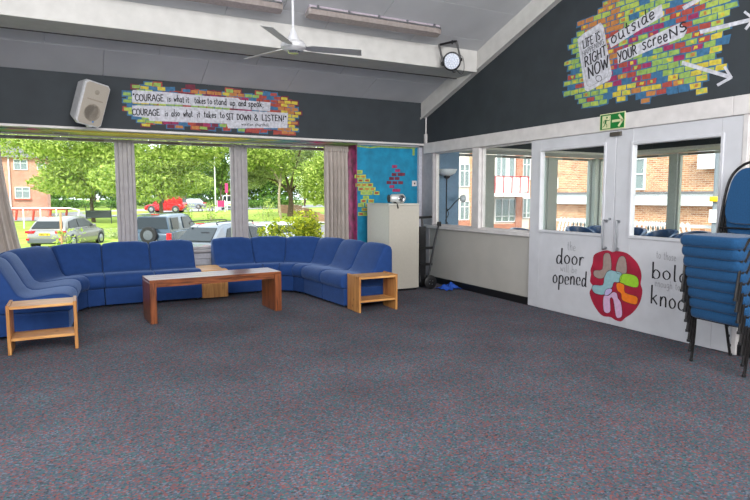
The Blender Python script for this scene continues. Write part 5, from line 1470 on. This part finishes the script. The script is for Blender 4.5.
# --- bricks painted on the turquoise wall
M3 = Paint(1, .15, -1)
for px, py in ((394.5, 166.5), (397.5, 170.5), (394, 174.5), (400, 174.5), (391.5, 178.5), (397, 178.5), (402.5, 174.3), (389, 182.5), (394.8, 182.6), (400.5, 182.6), (391.8, 186.5), (395, 190.3), (397.6, 190.4)):
    M3.poly([(px-2.4, py-1.5), (px+2.5, py-1.4), (px+2.4, py+1.6), (px-2.5, py+1.5)], PC['magenta'] if py < 174 or py > 185 else PC['maroon'], trn.random()*.0004)
M3.done('wall_mural', 'patch of small maroon painted bricks on the right of the turquoise wall', 'mural', 'painted murals')
M3 = Paint(1, .15, -1)
rows = ((172, (359.5,)), (176.5, (357.5, 363)), (180.5, (360.5, 367)), (185, (358.5, 364, 370)), (189, (361, 367, 372.5)), (193, (363.5, 369.5, 376.5)), (197.5, (366, )), (201, (363.5, 371)), (205, (361, 368)), (209.5, (364.5, )), (214, (361, 366)))
for py, xs_ in rows:
    for px in xs_:
        M3.poly([(px-2.9, py-1.9), (px+3, py-1.8), (px+2.9, py+1.9), (px-3, py+1.8)], PC['lime'], trn.random()*.0004)
        M3.poly([(px-1.8, py-1.0), (px+2.0, py-.9), (px+1.6, py+1.0), (px-1.9, py+.9)], PC[trn.choice(['orange', 'red', 'green'])], .0008)
M3.done('wall_mural', 'patch of yellow-green painted bricks at the left of the turquoise wall', 'mural', 'painted murals')
M3 = Paint(1, .15, -1)
M3.strip([(357.5, 146), (370, 147.6), (380, 146.6), (395, 147.5), (415, 148)], 1.6, PC['green'], .0004)
M3.strip([(413.5, 147), (413.5, 155)], 2.2, PC['green'], .0006)
M3.done('painted_edging', 'bright green paint edging along the top of the turquoise wall', 'mural')

# --- brain shape and lettering on the doors
M4 = Paint(0, -.03, -1)
def Z4(pts): return [(540+a/4.547, 230+b_/4.547) for a, b_ in pts]
def rnd(pts, n=3):
    P = [Vector((a, b_, 0)) for a, b_ in pts]; m_ = len(P); out_ = []
    for i in range(m_):
        p0, p1, p2, p3 = P[i-1], P[i], P[(i+1) % m_], P[(i+2) % m_]
        for k in range(n):
            t_ = k/n; q_ = .5*((2*p1)+(p2-p0)*t_+(2*p0-5*p1+4*p2-p3)*t_*t_+(3*p1-p0-3*p2+p3)*t_**3); out_.append((q_.x, q_.y))
    return out_
CRIM = mat('crimson_paint', (158, 10, 48), .6, noise=.12, scale=10)
M4.poly(rnd(Z4([(245, 115), (270, 100), (305, 92), (330, 100), (350, 96), (395, 105), (435, 140), (455, 175), (462, 210), (458, 245), (466, 275), (458, 320), (440, 355), (415, 382), (390, 398), (368, 416), (340, 408), (322, 396), (290, 392), (268, 375), (245, 340), (230, 305), (226, 280), (240, 255), (228, 235), (232, 200), (230, 180), (240, 150)])), CRIM, 0)
INKO = mat('dark_outline_paint', (40, 30, 36), .6)
def shape(pts, rgb, nm, l_=.001):
    p_ = rnd(Z4(pts)); M4.poly(p_, mat('paint_'+nm, rgb, .65, noise=.05), l_); M4.strip(p_+[p_[0]], .35, INKO, l_+.0006)
shape([(289, 118), (305, 104), (321, 116), (325, 178), (305, 190), (292, 215), (270, 221), (246, 208), (248, 184), (284, 178)], (150, 132, 124), 'taupe')
shape([(355, 135), (373, 118), (391, 132), (395, 192), (372, 200), (346, 190)], (150, 132, 124), 'taupe')
shape([(294, 212), (312, 184), (338, 186), (374, 198), (362, 236), (337, 238), (328, 262), (302, 270), (292, 294), (252, 288), (237, 266), (246, 250), (286, 250)], (140, 178, 184), 'pale_teal', .0014)
shape([(376, 200), (430, 206), (449, 228), (444, 260), (402, 254), (363, 235)], (150, 200, 40), 'bright_lime', .0018)
shape([(350, 242), (384, 246), (388, 284), (440, 302), (445, 326), (432, 339), (376, 320), (370, 290), (352, 274)], (236, 120, 14), 'bright_orange', .0022)
shape([(302, 270), (325, 266), (328, 280), (310, 296), (294, 294)], (186, 170, 210), 'lilac', .0026)
shape([(290, 302), (312, 298), (334, 282), (350, 288), (356, 310), (370, 332), (375, 386), (361, 400), (346, 390), (334, 316), (320, 312), (322, 366), (306, 378), (290, 362)], (206, 170, 200), 'pink_lilac', .003)
M4.done('door_painting', 'crimson brain shape filled with coloured finger-like patches across the double doors', 'mural')
for nm, lines, lb in (('door_lettering', (('the', (567.5, 250), (575.5, 251.2), 9, .45, 1), ('door', (556.5, 263), (583.5, 265.6), 15.5, 1.15, 0), ('will be', (560.5, 271), (577, 273.5), 7.5, .4, 1), ('opened', (553, 282.8), (586.5, 286.5), 15, 1.1, 0)),
                       'grey and black brush lettering on the left door leaf'),
                      ('door_lettering', (('to those', (656.5, 258), (676, 261.5), 8, .45, 1), ('bold', (652, 277.5), (688, 283.5), 16, 1.3, 0), ('enough to', (655, 286), (680, 290.5), 7.5, .4, 1), ('knock', (650.8, 303.5), (693, 312.5), 18, 1.3, 0)),
                       'grey and black brush lettering on the right door leaf, partly behind the stacked chairs')):
    t5 = thing(nm, lb, 'lettering', (0, 0, 0), group='door lettering')
    for t_, a, b_, h, w_, f_ in lines:
        M5 = Paint(0, -.03, -1); M5.text(t_, a, b_, h, w_, GREYINK if f_ else INK, Vector((.04, -1)), .03, taper=not f_, parts=t5)

# --- fire exit sign on the beam
es = thing('exit_sign', 'green fire exit sign with running man and arrow above the double doors', 'sign', (-.045, -3.785, 2.20))
GRN = mat('exit_green', (0, 110, 40), .35); LUM = mat('pale_luminous_cream', (206, 206, 160), .4)
MB().box(-.006, 0, -.165, .165, -.088, .088, c=.002).build('panel', LUM, es)
def ex(u0, u1, z0, z1): return [(-.0075, -u0, z0), (-.0075, -u1, z0), (-.0075, -u1, z1), (-.0075, -u0, z1)]
g = MB()
for u0, u1, z0, z1 in ((-.155, -.13, -.078, .078), (-.02, .155, -.078, .078), (-.13, -.02, .066, .078), (-.13, -.02, -.078, -.070)): g.add(ex(u0, u1, z0, z1), [(0, 1, 2, 3)])
g.build('green_field', GRN, es, recalc=False)
g = MB()
def st(p, q_, w_):
    d = Vector((q_[0]-p[0], q_[1]-p[1])).normalized(); n_ = Vector((-d.y, d.x))*w_/2
    g.add([(-.0085, -(p[0]+n_.x), p[1]+n_.y), (-.0085, -(p[0]-n_.x), p[1]-n_.y), (-.0085, -(q_[0]-n_.x), q_[1]-n_.y), (-.0085, -(q_[0]+n_.x), q_[1]+n_.y)], [(0, 1, 2, 3)])
st((0, 0), (.13, 0), .026); st((.085, .062), (.138, -.004), .024); st((.085, -.062), (.138, .004), .024)
g.build('arrow', LUM, es, recalc=False)
g = MB()
st((-.078, .022), (-.088, -.015), .02); st((-.078, .02), (-.045, .012), .007); st((-.045, .012), (-.028, .018), .007); st((-.08, .022), (-.105, .012), .007); st((-.105, .012), (-.112, -.01), .007)
st((-.088, -.012), (-.065, -.03), .009); st((-.065, -.03), (-.066, -.058), .008); st((-.09, -.012), (-.10, -.04), .009); st((-.10, -.04), (-.122, -.052), .008)
g.add([(-.0085, .068+.011*math.cos(k*PI/5), .045+.011*math.sin(k*PI/5)) for k in range(10)], [tuple(range(10))])
g.build('running_figure', GRN, es, recalc=False)
#NEXT
